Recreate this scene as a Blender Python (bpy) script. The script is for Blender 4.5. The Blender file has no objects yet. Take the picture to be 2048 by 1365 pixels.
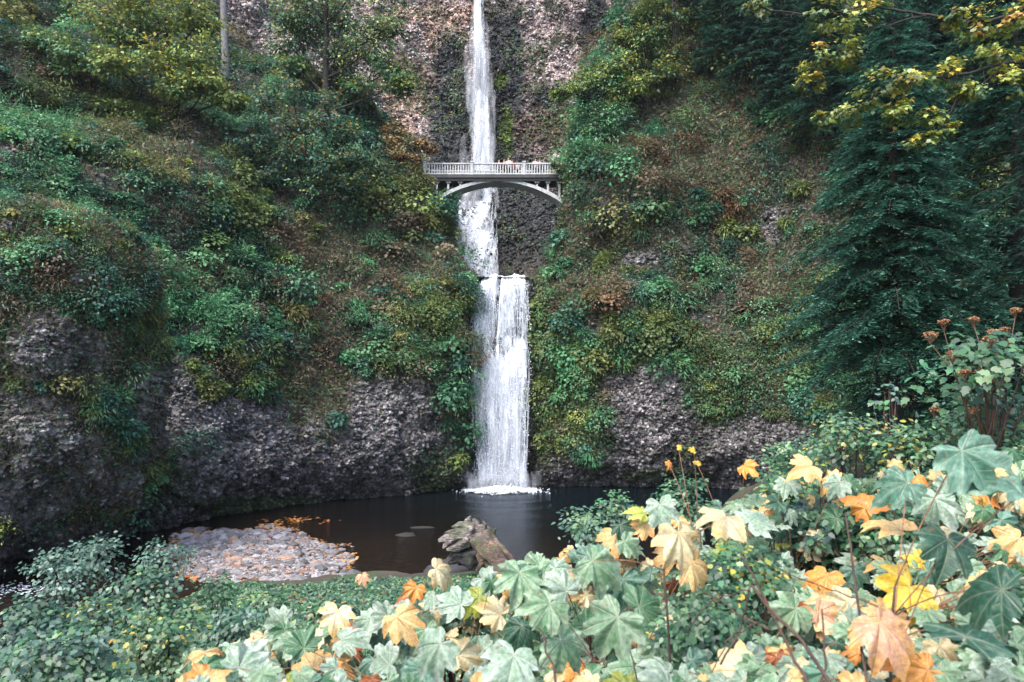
import bpy, bmesh, math, random
import numpy as np
from mathutils import Vector, Matrix
R = np.random.default_rng(11)
random.seed(5)
SC = bpy.context.scene
COL = SC.collection
# ------------------------------------------------------------------ camera numbers
F, CX, HV, CZ = 1365.0, 1024.0, 794.0, 7.0
def at(u, v, Y):
    return np.array([(u-CX)/F*Y, Y, CZ-(v-HV)/F*Y])
def proj(P):
    y = np.maximum(P[..., 1], 0.2)
    return CX+P[..., 0]/y*F, HV-(P[..., 2]-CZ)/y*F
# ------------------------------------------------------------------ noise
def _h(ix, iy, iz, s):
    with np.errstate(over='ignore'):
        n = (ix.astype(np.uint32)*np.uint32(374761393) + iy.astype(np.uint32)*np.uint32(668265263)
             + iz.astype(np.uint32)*np.uint32(2246822519) + np.uint32(s*3266489917 & 0xffffffff))
        n ^= n >> np.uint32(15); n *= np.uint32(2246822519)
        n ^= n >> np.uint32(13); n *= np.uint32(3266489917)
        n ^= n >> np.uint32(16)
    return n.astype(np.float64)/4294967295.0
def vnoise(P, s=0):
    I = np.floor(P).astype(np.int64); f = P-I
    w = f*f*f*(f*(f*6-15)+10)
    r = 0
    for dx in (0, 1):
        for dy in (0, 1):
            for dz in (0, 1):
                ww = (w[..., 0] if dx else 1-w[..., 0])*(w[..., 1] if dy else 1-w[..., 1])*(w[..., 2] if dz else 1-w[..., 2])
                r = r+ww*_h(I[..., 0]+dx, I[..., 1]+dy, I[..., 2]+dz, s)
    return r*2-1
def fbm(P, o=4, s=0, g=.5):
    a, t, r = 1., 0., 0.
    for i in range(o):
        r = r+a*vnoise(P*(2.03**i)+i*17.3, s+i); t += a; a *= g
    return r/t
def voro(P, s=0):
    I = np.floor(P).astype(np.int64); f = P-I
    b = np.full(P.shape[:-1], 9.); idv = np.zeros(P.shape[:-1])
    for dx in (-1, 0, 1):
        for dy in (-1, 0, 1):
            for dz in (-1, 0, 1):
                J = I+np.array([dx, dy, dz])
                d = np.sqrt((dx+_h(J[..., 0], J[..., 1], J[..., 2], s)-f[..., 0])**2
                            + (dy+_h(J[..., 0], J[..., 1], J[..., 2], s+1)-f[..., 1])**2
                            + (dz+_h(J[..., 0], J[..., 1], J[..., 2], s+2)-f[..., 2])**2)
                m = d < b
                b = np.where(m, d, b); idv = np.where(m, _h(J[..., 0], J[..., 1], J[..., 2], s+3), idv)
    return b, idv
def ss(a, b, x):
    t = np.clip((x-a)/(b-a), 0, 1); return t*t*(3-2*t)
def nrm(a):
    return a/np.maximum(np.linalg.norm(a, axis=-1, keepdims=True), 1e-9)
# ------------------------------------------------------------------ mesh building
class MB:
    """collects vertices, polygons and vertex colours, then becomes ONE mesh object"""
    def __init__(s): s.V=[]; s.L=[]; s.N=[]; s.C=[]; s.U=[]; s.D=[]; s.n=0
    def add(s, V, F_, C=None, U=None, D=None):
        V = np.asarray(V, float).reshape(-1, 3)
        if isinstance(F_, np.ndarray):
            s.L.append((F_+s.n).reshape(-1)); s.N.append(np.full(len(F_), F_.shape[1]))
        else:
            s.L.append(np.concatenate([np.asarray(f) for f in F_])+s.n); s.N.append(np.array([len(f) for f in F_]))
        C = np.array((.5, .5, .5)) if C is None else np.asarray(C, float)
        s.C.append(np.broadcast_to(C, (len(V), 3)))
        s.U.append(np.zeros((len(V), 2)) if U is None else U)
        s.D.append(np.broadcast_to(C if D is None else np.asarray(D, float), (len(V), 3)))
        s.V.append(V); s.n += len(V)
        return s
    def mesh(s, name, mat, smooth=True, second=False):
        me = bpy.data.meshes.new(name)
        V = np.concatenate(s.V); L = np.concatenate(s.L).astype(np.int32); N = np.concatenate(s.N).astype(np.int32)
        me.vertices.add(len(V)); me.vertices.foreach_set('co', V.astype(np.float32).ravel())
        me.loops.add(len(L)); me.loops.foreach_set('vertex_index', L)
        me.polygons.add(len(N))
        st = np.concatenate([[0], np.cumsum(N)[:-1]]).astype(np.int32)
        me.polygons.foreach_set('loop_start', st)
        me.polygons.foreach_set('use_smooth', np.full(len(N), smooth))
        me.update(calc_edges=True)
        def cattr(nm, A):
            a = me.color_attributes.new(nm, 'FLOAT_COLOR', 'POINT')
            c = np.ones((len(V), 4), np.float32); c[:, :3] = A; a.data.foreach_set('color', c.ravel())
        cattr('Col', np.concatenate(s.C))
        if second:
            cattr('Edge', np.concatenate(s.D))
            uv = me.uv_layers.new(name='leaf'); U = np.concatenate(s.U)
            uv.data.foreach_set('uv', U[L].astype(np.float32).ravel())
        me.materials.append(mat)
        return me
    def build(s, name, mat, parent=None, smooth=True, second=False):
        o = bpy.data.objects.new(name, s.mesh(name, mat, smooth, second)); COL.objects.link(o)
        if parent is not None: o.parent = parent
        return o
def tag(o, label=None, cat=None, group=None, kind=None):
    if label: o['label'] = label
    if cat: o['category'] = cat
    if group: o['group'] = group
    if kind: o['kind'] = kind
    return o
def empty(name, loc, label, cat, group=None):
    o = bpy.data.objects.new(name, None); COL.objects.link(o); o.location = Vector(loc)
    o.empty_display_size = .2
    return tag(o, label, cat, group)
def dup(root, loc, rotz=0., scale=1., label=None):
    r = root.copy(); COL.objects.link(r); r.location = Vector(loc); r.rotation_euler = (0, 0, rotz); r.scale = (scale,)*3
    if label: r['label'] = label
    for ch in list(root.children):
        c = ch.copy(); COL.objects.link(c); c.parent = r
        for g in list(ch.children):
            d = g.copy(); COL.objects.link(d); d.parent = c
    return r
def box(b, c, s, col=None, bev=0.):
    c = np.asarray(c, float); h = np.asarray(s, float)/2
    k = np.array([[-1,-1,-1],[1,-1,-1],[1,1,-1],[-1,1,-1],[-1,-1,1],[1,-1,1],[1,1,1],[-1,1,1]])
    f = np.array([[0,3,2,1],[4,5,6,7],[0,1,5,4],[1,2,6,5],[2,3,7,6],[3,0,4,7]])
    b.add(c+k*h, f, col)
def tube(b, pts, rad, col=None, n=7, cap=True, wob=0.):
    P = np.asarray(pts, float); m = len(P); rad = np.broadcast_to(np.asarray(rad, float), (m,))
    T = nrm(np.gradient(P, axis=0)) if m > 2 else nrm(np.repeat([P[1]-P[0]], 2, 0))
    ref = np.array([0, 0, 1.]) if abs(T[:, 2]).mean() < .8 else np.array([1., 0, 0])
    A = nrm(np.cross(T, ref)); B = np.cross(T, A)
    a = np.arange(n)/n*2*np.pi
    rr = rad[:, None]*np.ones((1, n))
    if wob: rr = rr*(1+wob*R.normal(size=rr.shape))
    V = P[:, None]+rr[..., None]*(np.cos(a)[None, :, None]*A[:, None]+np.sin(a)[None, :, None]*B[:, None])
    i = np.arange(m-1)[:, None]*n; j = np.arange(n)[None]; j2 = (j+1) % n
    Fq = np.stack([i+j, i+j2, i+n+j2, i+n+j], -1).reshape(-1, 4)
    fl = [list(q) for q in Fq]
    if cap: fl += [list(range(n))[::-1], list(range((m-1)*n, m*n))]
    b.add(V.reshape(-1, 3), fl, col)
def curve(p0, p1, sag=0., n=8, side=None):
    t = np.linspace(0, 1, n)[:, None]
    P = np.asarray(p0)*(1-t)+np.asarray(p1)*t
    P[:, 2] += (sag*4*t*(1-t))[:, 0]
    if side is not None: P += np.asarray(side)*4*t*(1-t)
    return P
# leaves: diamond quads
def leaves(b, C, N, T, L, W, col, fold=.25):
    """C base points, N normals, T tip directions"""
    T = nrm(T-N*(T*N).sum(-1, keepdims=True)*.6); B = nrm(np.cross(T, N)); N2 = np.cross(B, T)
    L = np.broadcast_to(L, (len(C),))[:, None]; W = np.broadcast_to(W, (len(C),))[:, None]
    v0 = C; v2 = C+T*L-N2*W*fold*.5
    v1 = C+T*L*.45+B*W*.5+N2*W*fold*.5; v3 = C+T*L*.45-B*W*.5+N2*W*fold*.5
    V = np.stack([v0, v1, v2, v3], 1).reshape(-1, 3)
    b.add(V, np.arange(len(V)).reshape(-1, 4), np.repeat(np.clip(col, .002, 1), 4, 0))
STAR = np.array([(0,0),(.16,-.10),(.42,.06),(.30,.22),(.55,.42),(.36,.46),(.34,.60),(.14,.55),(0,1.),
                 (-.14,.55),(-.34,.60),(-.36,.46),(-.55,.42),(-.30,.22),(-.42,.06),(-.16,-.10)])
OVAL = np.array([(0,0),(.20,.18),(.30,.42),(.22,.72),(0,1.),(-.22,.72),(-.30,.42),(-.20,.18)])
LOBED = np.array([(0,0),(.22,.10),(.36,.30),(.25,.42),(.34,.62),(.16,.74),(0,1.),(-.16,.74),(-.34,.62),(-.25,.42),(-.36,.30),(-.22,.10)])
def shaped(b, shape, C, N, T, S, col, cup=.15):
    T = nrm(T-N*(T*N).sum(-1, keepdims=True)); B = np.cross(T, N)
    S = np.broadcast_to(S, (len(C),))[:, None, None]
    k = len(shape)
    zz = -cup*(shape[:, 1]**2)+cup*1.2*np.abs(shape[:, 0])
    V = C[:, None]+S*(shape[None, :, 0:1]*B[:, None]+shape[None, :, 1:2]*T[:, None]+zz[None, :, None]*N[:, None])
    b.add(V.reshape(-1, 3), np.arange(len(C)*k).reshape(-1, k), np.repeat(np.clip(col, .002, 1), k, 0))
# ------------------------------------------------------------------ palettes (linear base colours)
P_DEEP = [((.012,.040,.026),3), ((.018,.058,.034),3), ((.028,.080,.045),2), ((.02,.05,.04),2)]
P_MID  = [((.028,.090,.045),3), ((.045,.130,.068),3), ((.075,.160,.070),2), ((.04,.115,.075),2)]
P_TEAL = [((.030,.100,.070),3), ((.055,.145,.102),2), ((.020,.070,.050),3)]
P_FRESH= [((.060,.180,.080),3), ((.095,.220,.100),2), ((.045,.135,.065),2)]
P_OLIV = [((.100,.135,.038),3), ((.070,.105,.035),3), ((.140,.140,.045),1)]
P_YEL  = [((.25,.26,.040),3), ((.36,.28,.045),3), ((.16,.21,.050),3), ((.40,.23,.05),1)]
P_RUST = [((.100,.070,.042),3), ((.140,.085,.045),2), ((.085,.066,.045),3), ((.11,.092,.058),3)]
P_PEACH= [((.300,.180,.080),2), ((.240,.130,.050),2), ((.130,.110,.050),3), ((.180,.150,.060),2)]
P_DRY  = [((.150,.120,.075),3), ((.110,.095,.060),3), ((.190,.155,.090),1)]
P_CEDAR= [((.012,.046,.032),3), ((.023,.078,.052),3), ((.045,.125,.082),2), ((.012,.038,.027),2)]
P_NFRESH = [((.044,.125,.050),3), ((.072,.165,.070),3), ((.034,.098,.042),3), ((.125,.205,.095),2)]
P_NMID = [((.020,.070,.034),3), ((.036,.102,.050),3), ((.055,.125,.058),2), ((.014,.050,.026),3)]
P_NTEAL = [((.050,.112,.080),3), ((.085,.155,.118),2), ((.034,.082,.058),3)]
P_SUNNY = [((.150,.215,.050),3), ((.215,.255,.055),2), ((.095,.165,.050),3), ((.07,.15,.06),2)]
def brighter(pal, k): return [(tuple(min(.6, x*k) for x in c), w) for c, w in pal]
def pick(pal, n):
    w = np.array([p[1] for p in pal], float); w /= w.sum()
    c = np.array([p[0] for p in pal])[R.choice(len(pal), n, p=w)]
    return c*np.exp(R.normal(0, .18, (n, 1)))
# ------------------------------------------------------------------ materials
def newmat(name):
    m = bpy.data.materials.new(name); m.use_nodes = True
    nt = m.node_tree; nt.nodes.clear()
    out = nt.nodes.new('ShaderNodeOutputMaterial')
    return m, nt, out
def nd(nt, typ, **kw):
    n = nt.nodes.new(typ)
    for k, v in kw.items():
        if k[0] == '_': n.inputs[k[1:].replace('_', ' ')].default_value = v
        else: setattr(n, k, v)
    return n
def mth(nt, op, a, b=None, c=None):
    n = nt.nodes.new('ShaderNodeMath'); n.operation = op
    for i, x in enumerate((a, b, c)):
        if x is None: continue
        if isinstance(x, (int, float)): n.inputs[i].default_value = x
        else: nt.links.new(x, n.inputs[i])
    return n.outputs[0]
def mixc(nt, fac, a, b, mode='MIX'):
    n = nt.nodes.new('ShaderNodeMix'); n.data_type = 'RGBA'; n.blend_type = mode
    for i, x in ((0, fac), (6, a), (7, b)):
        if isinstance(x, (int, float)): n.inputs[i].default_value = x
        elif isinstance(x, tuple): n.inputs[i].default_value = (*x, 1) if len(x) == 3 else x
        else: nt.links.new(x, n.inputs[i])
    return n.outputs[2]
def ramp(nt, fac, stops):
    n = nt.nodes.new('ShaderNodeValToRGB'); e = n.color_ramp.elements
    while len(e) < len(stops): e.new(.5)
    for el, (p, c) in zip(e, stops):
        el.position = p; el.color = (*c, 1) if isinstance(c, tuple) else (c, c, c, 1)
    nt.links.new(fac, n.inputs[0]); return n.outputs[0]
def noise(nt, vec, scale, detail=4, rough=.55):
    n = nd(nt, 'ShaderNodeTexNoise'); n.inputs['Scale'].default_value = scale
    n.inputs['Detail'].default_value = detail; n.inputs['Roughness'].default_value = rough
    if vec is not None: nt.links.new(vec, n.inputs['Vector'])
    return n.outputs[0]
def mapping(nt, vec, scale):
    n = nd(nt, 'ShaderNodeMapping'); n.inputs['Scale'].default_value = scale; nt.links.new(vec, n.inputs[0]); return n.outputs[0]
def leaf_mat(name, rough=.5, trans=.25, spec=.35):
    m, nt, out = newmat(name)
    a = nd(nt, 'ShaderNodeAttribute', attribute_name='Col')
    p = nd(nt, 'ShaderNodeBsdfPrincipled'); p.inputs['Roughness'].default_value = rough
    p.inputs['Specular IOR Level'].default_value = spec
    nt.links.new(a.outputs['Color'], p.inputs['Base Color'])
    t = nd(nt, 'ShaderNodeBsdfTranslucent'); nt.links.new(a.outputs['Color'], t.inputs[0])
    mx = nd(nt, 'ShaderNodeMixShader'); mx.inputs[0].default_value = trans
    nt.links.new(p.outputs[0], mx.inputs[1]); nt.links.new(t.outputs[0], mx.inputs[2])
    nt.links.new(mx.outputs[0], out.inputs[0]); return m
M_LEAF = leaf_mat('leaf', .5, .32)
M_GLOSSY = leaf_mat('near_leaf', .42, .22, .5)
def bark_mat(name, c1, c2):
    m, nt, out = newmat(name)
    tc = nd(nt, 'ShaderNodeTexCoord').outputs['Object']
    n1 = noise(nt, mapping(nt, tc, (6, 6, 1.2)), 3, 5)
    c = ramp(nt, n1, [(.3, c1), (.7, c2)])
    p = nd(nt, 'ShaderNodeBsdfPrincipled'); p.inputs['Roughness'].default_value = .9
    nt.links.new(c, p.inputs['Base Color'])
    b = nd(nt, 'ShaderNodeBump'); b.inputs['Strength'].default_value = .6; b.inputs['Distance'].default_value = .05
    nt.links.new(n1, b.inputs['Height']); nt.links.new(b.outputs[0], p.inputs['Normal'])
    nt.links.new(p.outputs[0], out.inputs[0]); return m
M_BARK = bark_mat('dark_bark', (.007,.0065,.006), (.028,.024,.021))
M_GBARK = bark_mat('grey_bark', (.07,.07,.075), (.20,.19,.20))
M_TWIG = bark_mat('twig', (.02,.012,.010), (.09,.05,.035))
M_PETI = bark_mat('petiole', (.16,.07,.04), (.30,.16,.09))
def rock_mat():
    m, nt, out = newmat('cliff_rock')
    tc = nd(nt, 'ShaderNodeTexCoord').outputs['Object']
    a = nd(nt, 'ShaderNodeAttribute', attribute_name='Col').outputs['Color']
    n1 = noise(nt, tc, 3.6, 7, .74)
    n2 = noise(nt, tc, .8, 4)
    v = nd(nt, 'ShaderNodeTexVoronoi'); v.inputs['Scale'].default_value = 4.2; nt.links.new(tc, v.inputs['Vector'])
    f1 = ramp(nt, n1, [(.33, .50), (.50, .90), (.60, 1.35), (.70, 1.9)])
    f2 = ramp(nt, n2, [(.3, .70), (.7, 1.3)])
    wv = nd(nt, 'ShaderNodeTexVoronoi'); wv.inputs['Scale'].default_value = 3.3
    nw = nd(nt, 'ShaderNodeTexNoise'); nw.inputs['Scale'].default_value = 2.5; nw.inputs['Detail'].default_value = 3; nt.links.new(tc, nw.inputs['Vector'])
    ad = nd(nt, 'ShaderNodeVectorMath', operation='MULTIPLY_ADD'); ad.inputs[1].default_value = (.5, .5, .5); nt.links.new(nw.outputs['Color'], ad.inputs[0]); nt.links.new(tc, ad.inputs[2])
    nt.links.new(ad.outputs[0], wv.inputs['Vector'])
    f3 = ramp(nt, wv.outputs['Distance'], [(.05, 1.45), (.38, 1.), (.72, .42)])
    wc = nd(nt, 'ShaderNodeSeparateColor'); nt.links.new(wv.outputs['Color'], wc.inputs[0]); f4 = ramp(nt, wc.outputs[0], [(.1, .6), (.9, 1.5)])
    c = mixc(nt, 1., a, f1, 'MULTIPLY'); c = mixc(nt, 1., c, f2, 'MULTIPLY'); c = mixc(nt, 1., c, f3, 'MULTIPLY'); c = mixc(nt, 1., c, f4, 'MULTIPLY')
    p = nd(nt, 'ShaderNodeBsdfPrincipled'); p.inputs['Roughness'].default_value = .85
    nt.links.new(c, p.inputs['Base Color'])
    h = mth(nt, 'ADD', n1, mth(nt, 'MULTIPLY', v.outputs['Distance'], .6))
    b = nd(nt, 'ShaderNodeBump'); b.inputs['Strength'].default_value = 1.; b.inputs['Distance'].default_value = .5
    nt.links.new(h, b.inputs['Height']); nt.links.new(b.outputs[0], p.inputs['Normal'])
    nt.links.new(p.outputs[0], out.inputs[0]); return m
M_ROCK = rock_mat()
def stone_mat(name='river_stone', rough=.8):
    m, nt, out = newmat(name)
    tc = nd(nt, 'ShaderNodeTexCoord').outputs['Object']
    a = nd(nt, 'ShaderNodeAttribute', attribute_name='Col').outputs['Color']
    n1 = noise(nt, tc, 14, 5, .6)
    c = mixc(nt, 1., a, ramp(nt, n1, [(.3, .6), (.7, 1.35)]), 'MULTIPLY')
    p = nd(nt, 'ShaderNodeBsdfPrincipled'); p.inputs['Roughness'].default_value = rough
    nt.links.new(c, p.inputs['Base Color'])
    b = nd(nt, 'ShaderNodeBump'); b.inputs['Strength'].default_value = .5; b.inputs['Distance'].default_value = .03
    nt.links.new(n1, b.inputs['Height']); nt.links.new(b.outputs[0], p.inputs['Normal'])
    nt.links.new(p.outputs[0], out.inputs[0]); return m
M_STONE = stone_mat()
M_BANK = stone_mat('bank_soil', .95)
def concrete_mat(name='weathered_concrete', k=1.):
    m, nt, out = newmat(name)
    tc = nd(nt, 'ShaderNodeTexCoord').outputs['Object']
    n1 = noise(nt, mapping(nt, tc, (1, 1, .35)), 2.2, 5, .65); n2 = noise(nt, tc, 9, 4)
    c = ramp(nt, n1, [(.28, (.30*k,.32*k,.31*k)), (.5, (.52*k,.53*k,.53*k)), (.75, (.66*k,.66*k,.67*k))])
    c = mixc(nt, 1., c, ramp(nt, n2, [(.3, .8), (.7, 1.1)]), 'MULTIPLY')
    p = nd(nt, 'ShaderNodeBsdfPrincipled'); p.inputs['Roughness'].default_value = .85
    nt.links.new(c, p.inputs['Base Color'])
    b = nd(nt, 'ShaderNodeBump'); b.inputs['Strength'].default_value = .3; b.inputs['Distance'].default_value = .02
    nt.links.new(n2, b.inputs['Height']); nt.links.new(b.outputs[0], p.inputs['Normal'])
    nt.links.new(p.outputs[0], out.inputs[0]); return m
M_CONC = concrete_mat(k=.78); M_DECK = concrete_mat('dark_concrete', .10)  # deck concrete is much darker than the rest of the bridge
def plain(name, c, rough=.7):
    m, nt, out = newmat(name)
    tc = nd(nt, 'ShaderNodeTexCoord').outputs['Object']
    n1 = noise(nt, tc, 18, 3)
    cc = mixc(nt, 1., (*c, 1), ramp(nt, n1, [(.3, .8), (.7, 1.15)]), 'MULTIPLY')
    p = nd(nt, 'ShaderNodeBsdfPrincipled'); p.inputs['Roughness'].default_value = rough
    nt.links.new(cc, p.inputs['Base Color']); nt.links.new(p.outputs[0], out.inputs[0]); return m
def fall_mat(name, zs, lo, hi, amax=1., sc=3.):
    """falling water: white, broken into streaks"""
    m, nt, out = newmat(name)
    tc = nd(nt, 'ShaderNodeTexCoord').outputs['Object']
    n1 = noise(nt, mapping(nt, tc, (sc, sc, zs)), 2.2, 5, .62)
    n2 = noise(nt, mapping(nt, tc, (1, 1, .35)), 7, 4, .7)
    at_ = nd(nt, 'ShaderNodeAttribute', attribute_name='Col'); sr = nd(nt, 'ShaderNodeSeparateColor'); nt.links.new(at_.outputs['Color'], sr.inputs[0])
    dens = mth(nt, 'MULTIPLY', mth(nt, 'SUBTRACT', sr.outputs[0], .5), .5)      # how much water runs here
    a = mth(nt, 'MULTIPLY', ramp(nt, mth(nt, 'ADD', dens, mth(nt, 'ADD', mth(nt, 'MULTIPLY', n1, .6), mth(nt, 'MULTIPLY', n2, .4))), [(lo, 0.), (hi, 1.)]), amax)
    p = nd(nt, 'ShaderNodeBsdfPrincipled'); p.inputs['Roughness'].default_value = .5
    p.inputs['Base Color'].default_value = (.74, .78, .84, 1)
    t = nd(nt, 'ShaderNodeBsdfTranslucent'); t.inputs[0].default_value = (.74, .78, .85, 1)
    mx = nd(nt, 'ShaderNodeMixShader'); mx.inputs[0].default_value = .3
    nt.links.new(p.outputs[0], mx.inputs[1]); nt.links.new(t.outputs[0], mx.inputs[2])
    tr = nd(nt, 'ShaderNodeBsdfTransparent')
    m2 = nd(nt, 'ShaderNodeMixShader'); nt.links.new(a, m2.inputs[0])
    nt.links.new(tr.outputs[0], m2.inputs[1]); nt.links.new(mx.outputs[0], m2.inputs[2])
    nt.links.new(m2.outputs[0], out.inputs[0]); return m
M_FALL = fall_mat('falling_water', .16, .36, .64); M_STRAND = fall_mat('water_strand', .5, .36, .62, .55)
M_VEIL = fall_mat('water_veil', .10, .40, .72, .55)
M_MIST = fall_mat('spray', .3, .36, .80, .16, 1.2)
def pool_mat():
    m, nt, out = newmat('pool_water')
    tc = nd(nt, 'ShaderNodeTexCoord').outputs['Object']
    sx = nd(nt, 'ShaderNodeSeparateXYZ'); nt.links.new(tc, sx.inputs[0])
    n0 = noise(nt, tc, .22, 3)
    y = mth(nt, 'ADD', sx.outputs[1], mth(nt, 'MULTIPLY', mth(nt, 'SUBTRACT', n0, .5), 8))
    fx = mth(nt, 'ADD', y, mth(nt, 'MULTIPLY', sx.outputs[0], .55))
    mr = nd(nt, 'ShaderNodeMapRange'); mr.inputs[1].default_value = 26; mr.inputs[2].default_value = 48
    nt.links.new(fx, mr.inputs[0])
    c = ramp(nt, mr.outputs[0], [(0., (.011,.0078,.0055)), (.45, (.0045,.0042,.004)), (1., (.0025,.0050,.0065))])
    bed = noise(nt, tc, 3.2, 5, .65)
    c = mixc(nt, 1., c, ramp(nt, bed, [(.35, .55), (.7, 1.7)]), 'MULTIPLY')
    df = nd(nt, 'ShaderNodeBsdfDiffuse'); nt.links.new(c, df.inputs[0])
    gl = nd(nt, 'ShaderNodeBsdfGlossy'); gl.inputs['Roughness'].default_value = .10; gl.inputs[0].default_value = (.85, .92, 1, 1)
    r1 = noise(nt, mapping(nt, tc, (1, 1.6, 1)), 3.5, 3); r2 = noise(nt, mapping(nt, tc, (1, 2.2, 1)), 11, 2)
    b = nd(nt, 'ShaderNodeBump'); b.inputs['Strength'].default_value = .45; b.inputs['Distance'].default_value = .06
    nt.links.new(mth(nt, 'ADD', r1, mth(nt, 'MULTIPLY', r2, .5)), b.inputs['Height']); nt.links.new(b.outputs[0], gl.inputs['Normal'])
    fr = nd(nt, 'ShaderNodeFresnel'); fr.inputs[0].default_value = 1.16; nt.links.new(b.outputs[0], fr.inputs['Normal'])
    mx = nd(nt, 'ShaderNodeMixShader'); nt.links.new(mth(nt, 'MULTIPLY', fr.outputs[0], .6), mx.inputs[0]); nt.links.new(df.outputs[0], mx.inputs[1]); nt.links.new(gl.outputs[0], mx.inputs[2])
    nt.links.new(mx.outputs[0], out.inputs[0]); return m
M_POOL = pool_mat()
def maple_mat():
    m, nt, out = newmat('maple_leaf')
    uv = nd(nt, 'ShaderNodeUVMap', uv_map='leaf').outputs[0]
    s = nd(nt, 'ShaderNodeSeparateXYZ'); nt.links.new(uv, s.inputs[0])
    x, y = s.outputs[0], s.outputs[1]
    r = mth(nt, 'SQRT', mth(nt, 'ADD', mth(nt, 'MULTIPLY', x, x), mth(nt, 'MULTIPLY', y, y)))
    ang = mth(nt, 'ARCTAN2', x, y)
    st = math.radians(41)
    k = mth(nt, 'SUBTRACT', mth(nt, 'FLOORED_MODULO', mth(nt, 'ADD', ang, st/2), st), st/2)
    d = mth(nt, 'ABSOLUTE', mth(nt, 'MULTIPLY', r, mth(nt, 'SINE', k)))
    vein = mth(nt, 'SUBTRACT', 1, mth(nt, 'SMOOTHSTEP' if False else 'MINIMUM', mth(nt, 'DIVIDE', d, .022), 1))
    # side veins: chevrons along each main vein
    along = mth(nt, 'SUBTRACT', mth(nt, 'MULTIPLY', r, mth(nt, 'COSINE', k)), mth(nt, 'MULTIPLY', d, .9))
    ch = mth(nt, 'ABSOLUTE', mth(nt, 'SUBTRACT', mth(nt, 'FRACT', mth(nt, 'MULTIPLY', along, 6.5)), .5))
    sv = mth(nt, 'MULTIPLY', mth(nt, 'SUBTRACT', 1, mth(nt, 'MINIMUM', mth(nt, 'DIVIDE', ch, .09), 1)), .5)
    vv = mth(nt, 'MAXIMUM', vein, sv)
    col = nd(nt, 'ShaderNodeAttribute', attribute_name='Col').outputs['Color']
    edg = nd(nt, 'ShaderNodeAttribute', attribute_name='Edge').outputs['Color']
    tc = nd(nt, 'ShaderNodeTexCoord').outputs['Object']
    n1 = noise(nt, tc, 13, 4, .6); n2 = noise(nt, tc, 55, 4, .7); n3 = noise(nt, tc, 24, 3)
    e = ramp(nt, mth(nt, 'ADD', mth(nt, 'MULTIPLY', r, .55), mth(nt, 'SUBTRACT', n1, .35)), [(.35, 0.), (.75, 1.)])
    c = mixc(nt, e, col, edg)
    glow = mth(nt, 'MULTIPLY', mth(nt, 'POWER', 2.718, mth(nt, 'MULTIPLY', d, -22)), ramp(nt, n1, [(.35, .15), (.65, 1.)]))   # pale bloom that follows the veins
    c = mixc(nt, mth(nt, 'MULTIPLY', glow, .75), c, edg)
    c = mixc(nt, mth(nt, 'MULTIPLY', vv, .45), c, mixc(nt, .5, c, (.60,.60,.44)))
    c = mixc(nt, 1., c, ramp(nt, n2, [(.3, .60), (.7, 1.35)]), 'MULTIPLY')
    spot = ramp(nt, n3, [(.66, 0.), (.72, 1.)])
    c = mixc(nt, mth(nt, 'MULTIPLY', spot, .7), c, (.14,.075,.035))
    p = nd(nt, 'ShaderNodeBsdfPrincipled'); p.inputs['Roughness'].default_value = .45
    nt.links.new(c, p.inputs['Base Color'])
    b = nd(nt, 'ShaderNodeBump'); b.inputs['Strength'].default_value = .5; b.inputs['Distance'].default_value = .006
    nt.links.new(mth(nt, 'SUBTRACT', n3, mth(nt, 'MULTIPLY', vv, 1.2)), b.inputs['Height']); nt.links.new(b.outputs[0], p.inputs['Normal'])
    t = nd(nt, 'ShaderNodeBsdfTranslucent'); nt.links.new(c, t.inputs[0])
    mx = nd(nt, 'ShaderNodeMixShader'); mx.inputs[0].default_value = .25
    nt.links.new(p.outputs[0], mx.inputs[1]); nt.links.new(t.outputs[0], mx.inputs[2])
    nt.links.new(mx.outputs[0], out.inputs[0]); return m
M_MAPLE = maple_mat()

ICO = None
def ico():
    global ICO
    if ICO is None:
        bm = bmesh.new(); bmesh.ops.create_icosphere(bm, subdivisions=1, radius=1)
        bm.verts.ensure_lookup_table()
        ICO = (np.array([v.co[:] for v in bm.verts]), np.array([[v.index for v in f.verts] for f in bm.faces])); bm.free()
    return ICO
def stones(b, C, S, col, flat=.6):
    V0, F0 = ico(); n = len(C); k = len(V0)
    A = R.uniform(.65, 1.25, (n, 1, 3))*np.array([1, 1, flat]); J = 1+R.normal(0, .12, (n, k, 1))
    a = R.uniform(0, 6.28, n); c, s = np.cos(a)[:, None], np.sin(a)[:, None]
    V = V0[None]*A*J; x = V[..., 0]*c-V[..., 1]*s; y = V[..., 0]*s+V[..., 1]*c
    V = np.stack([x, y, V[..., 2]], -1)*np.asarray(S)[:, None, None]+np.asarray(C)[:, None]
    b.add(V.reshape(-1, 3), (F0[None]+np.arange(n)[:, None, None]*k).reshape(-1, 3), np.repeat(col, k, 0))
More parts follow.
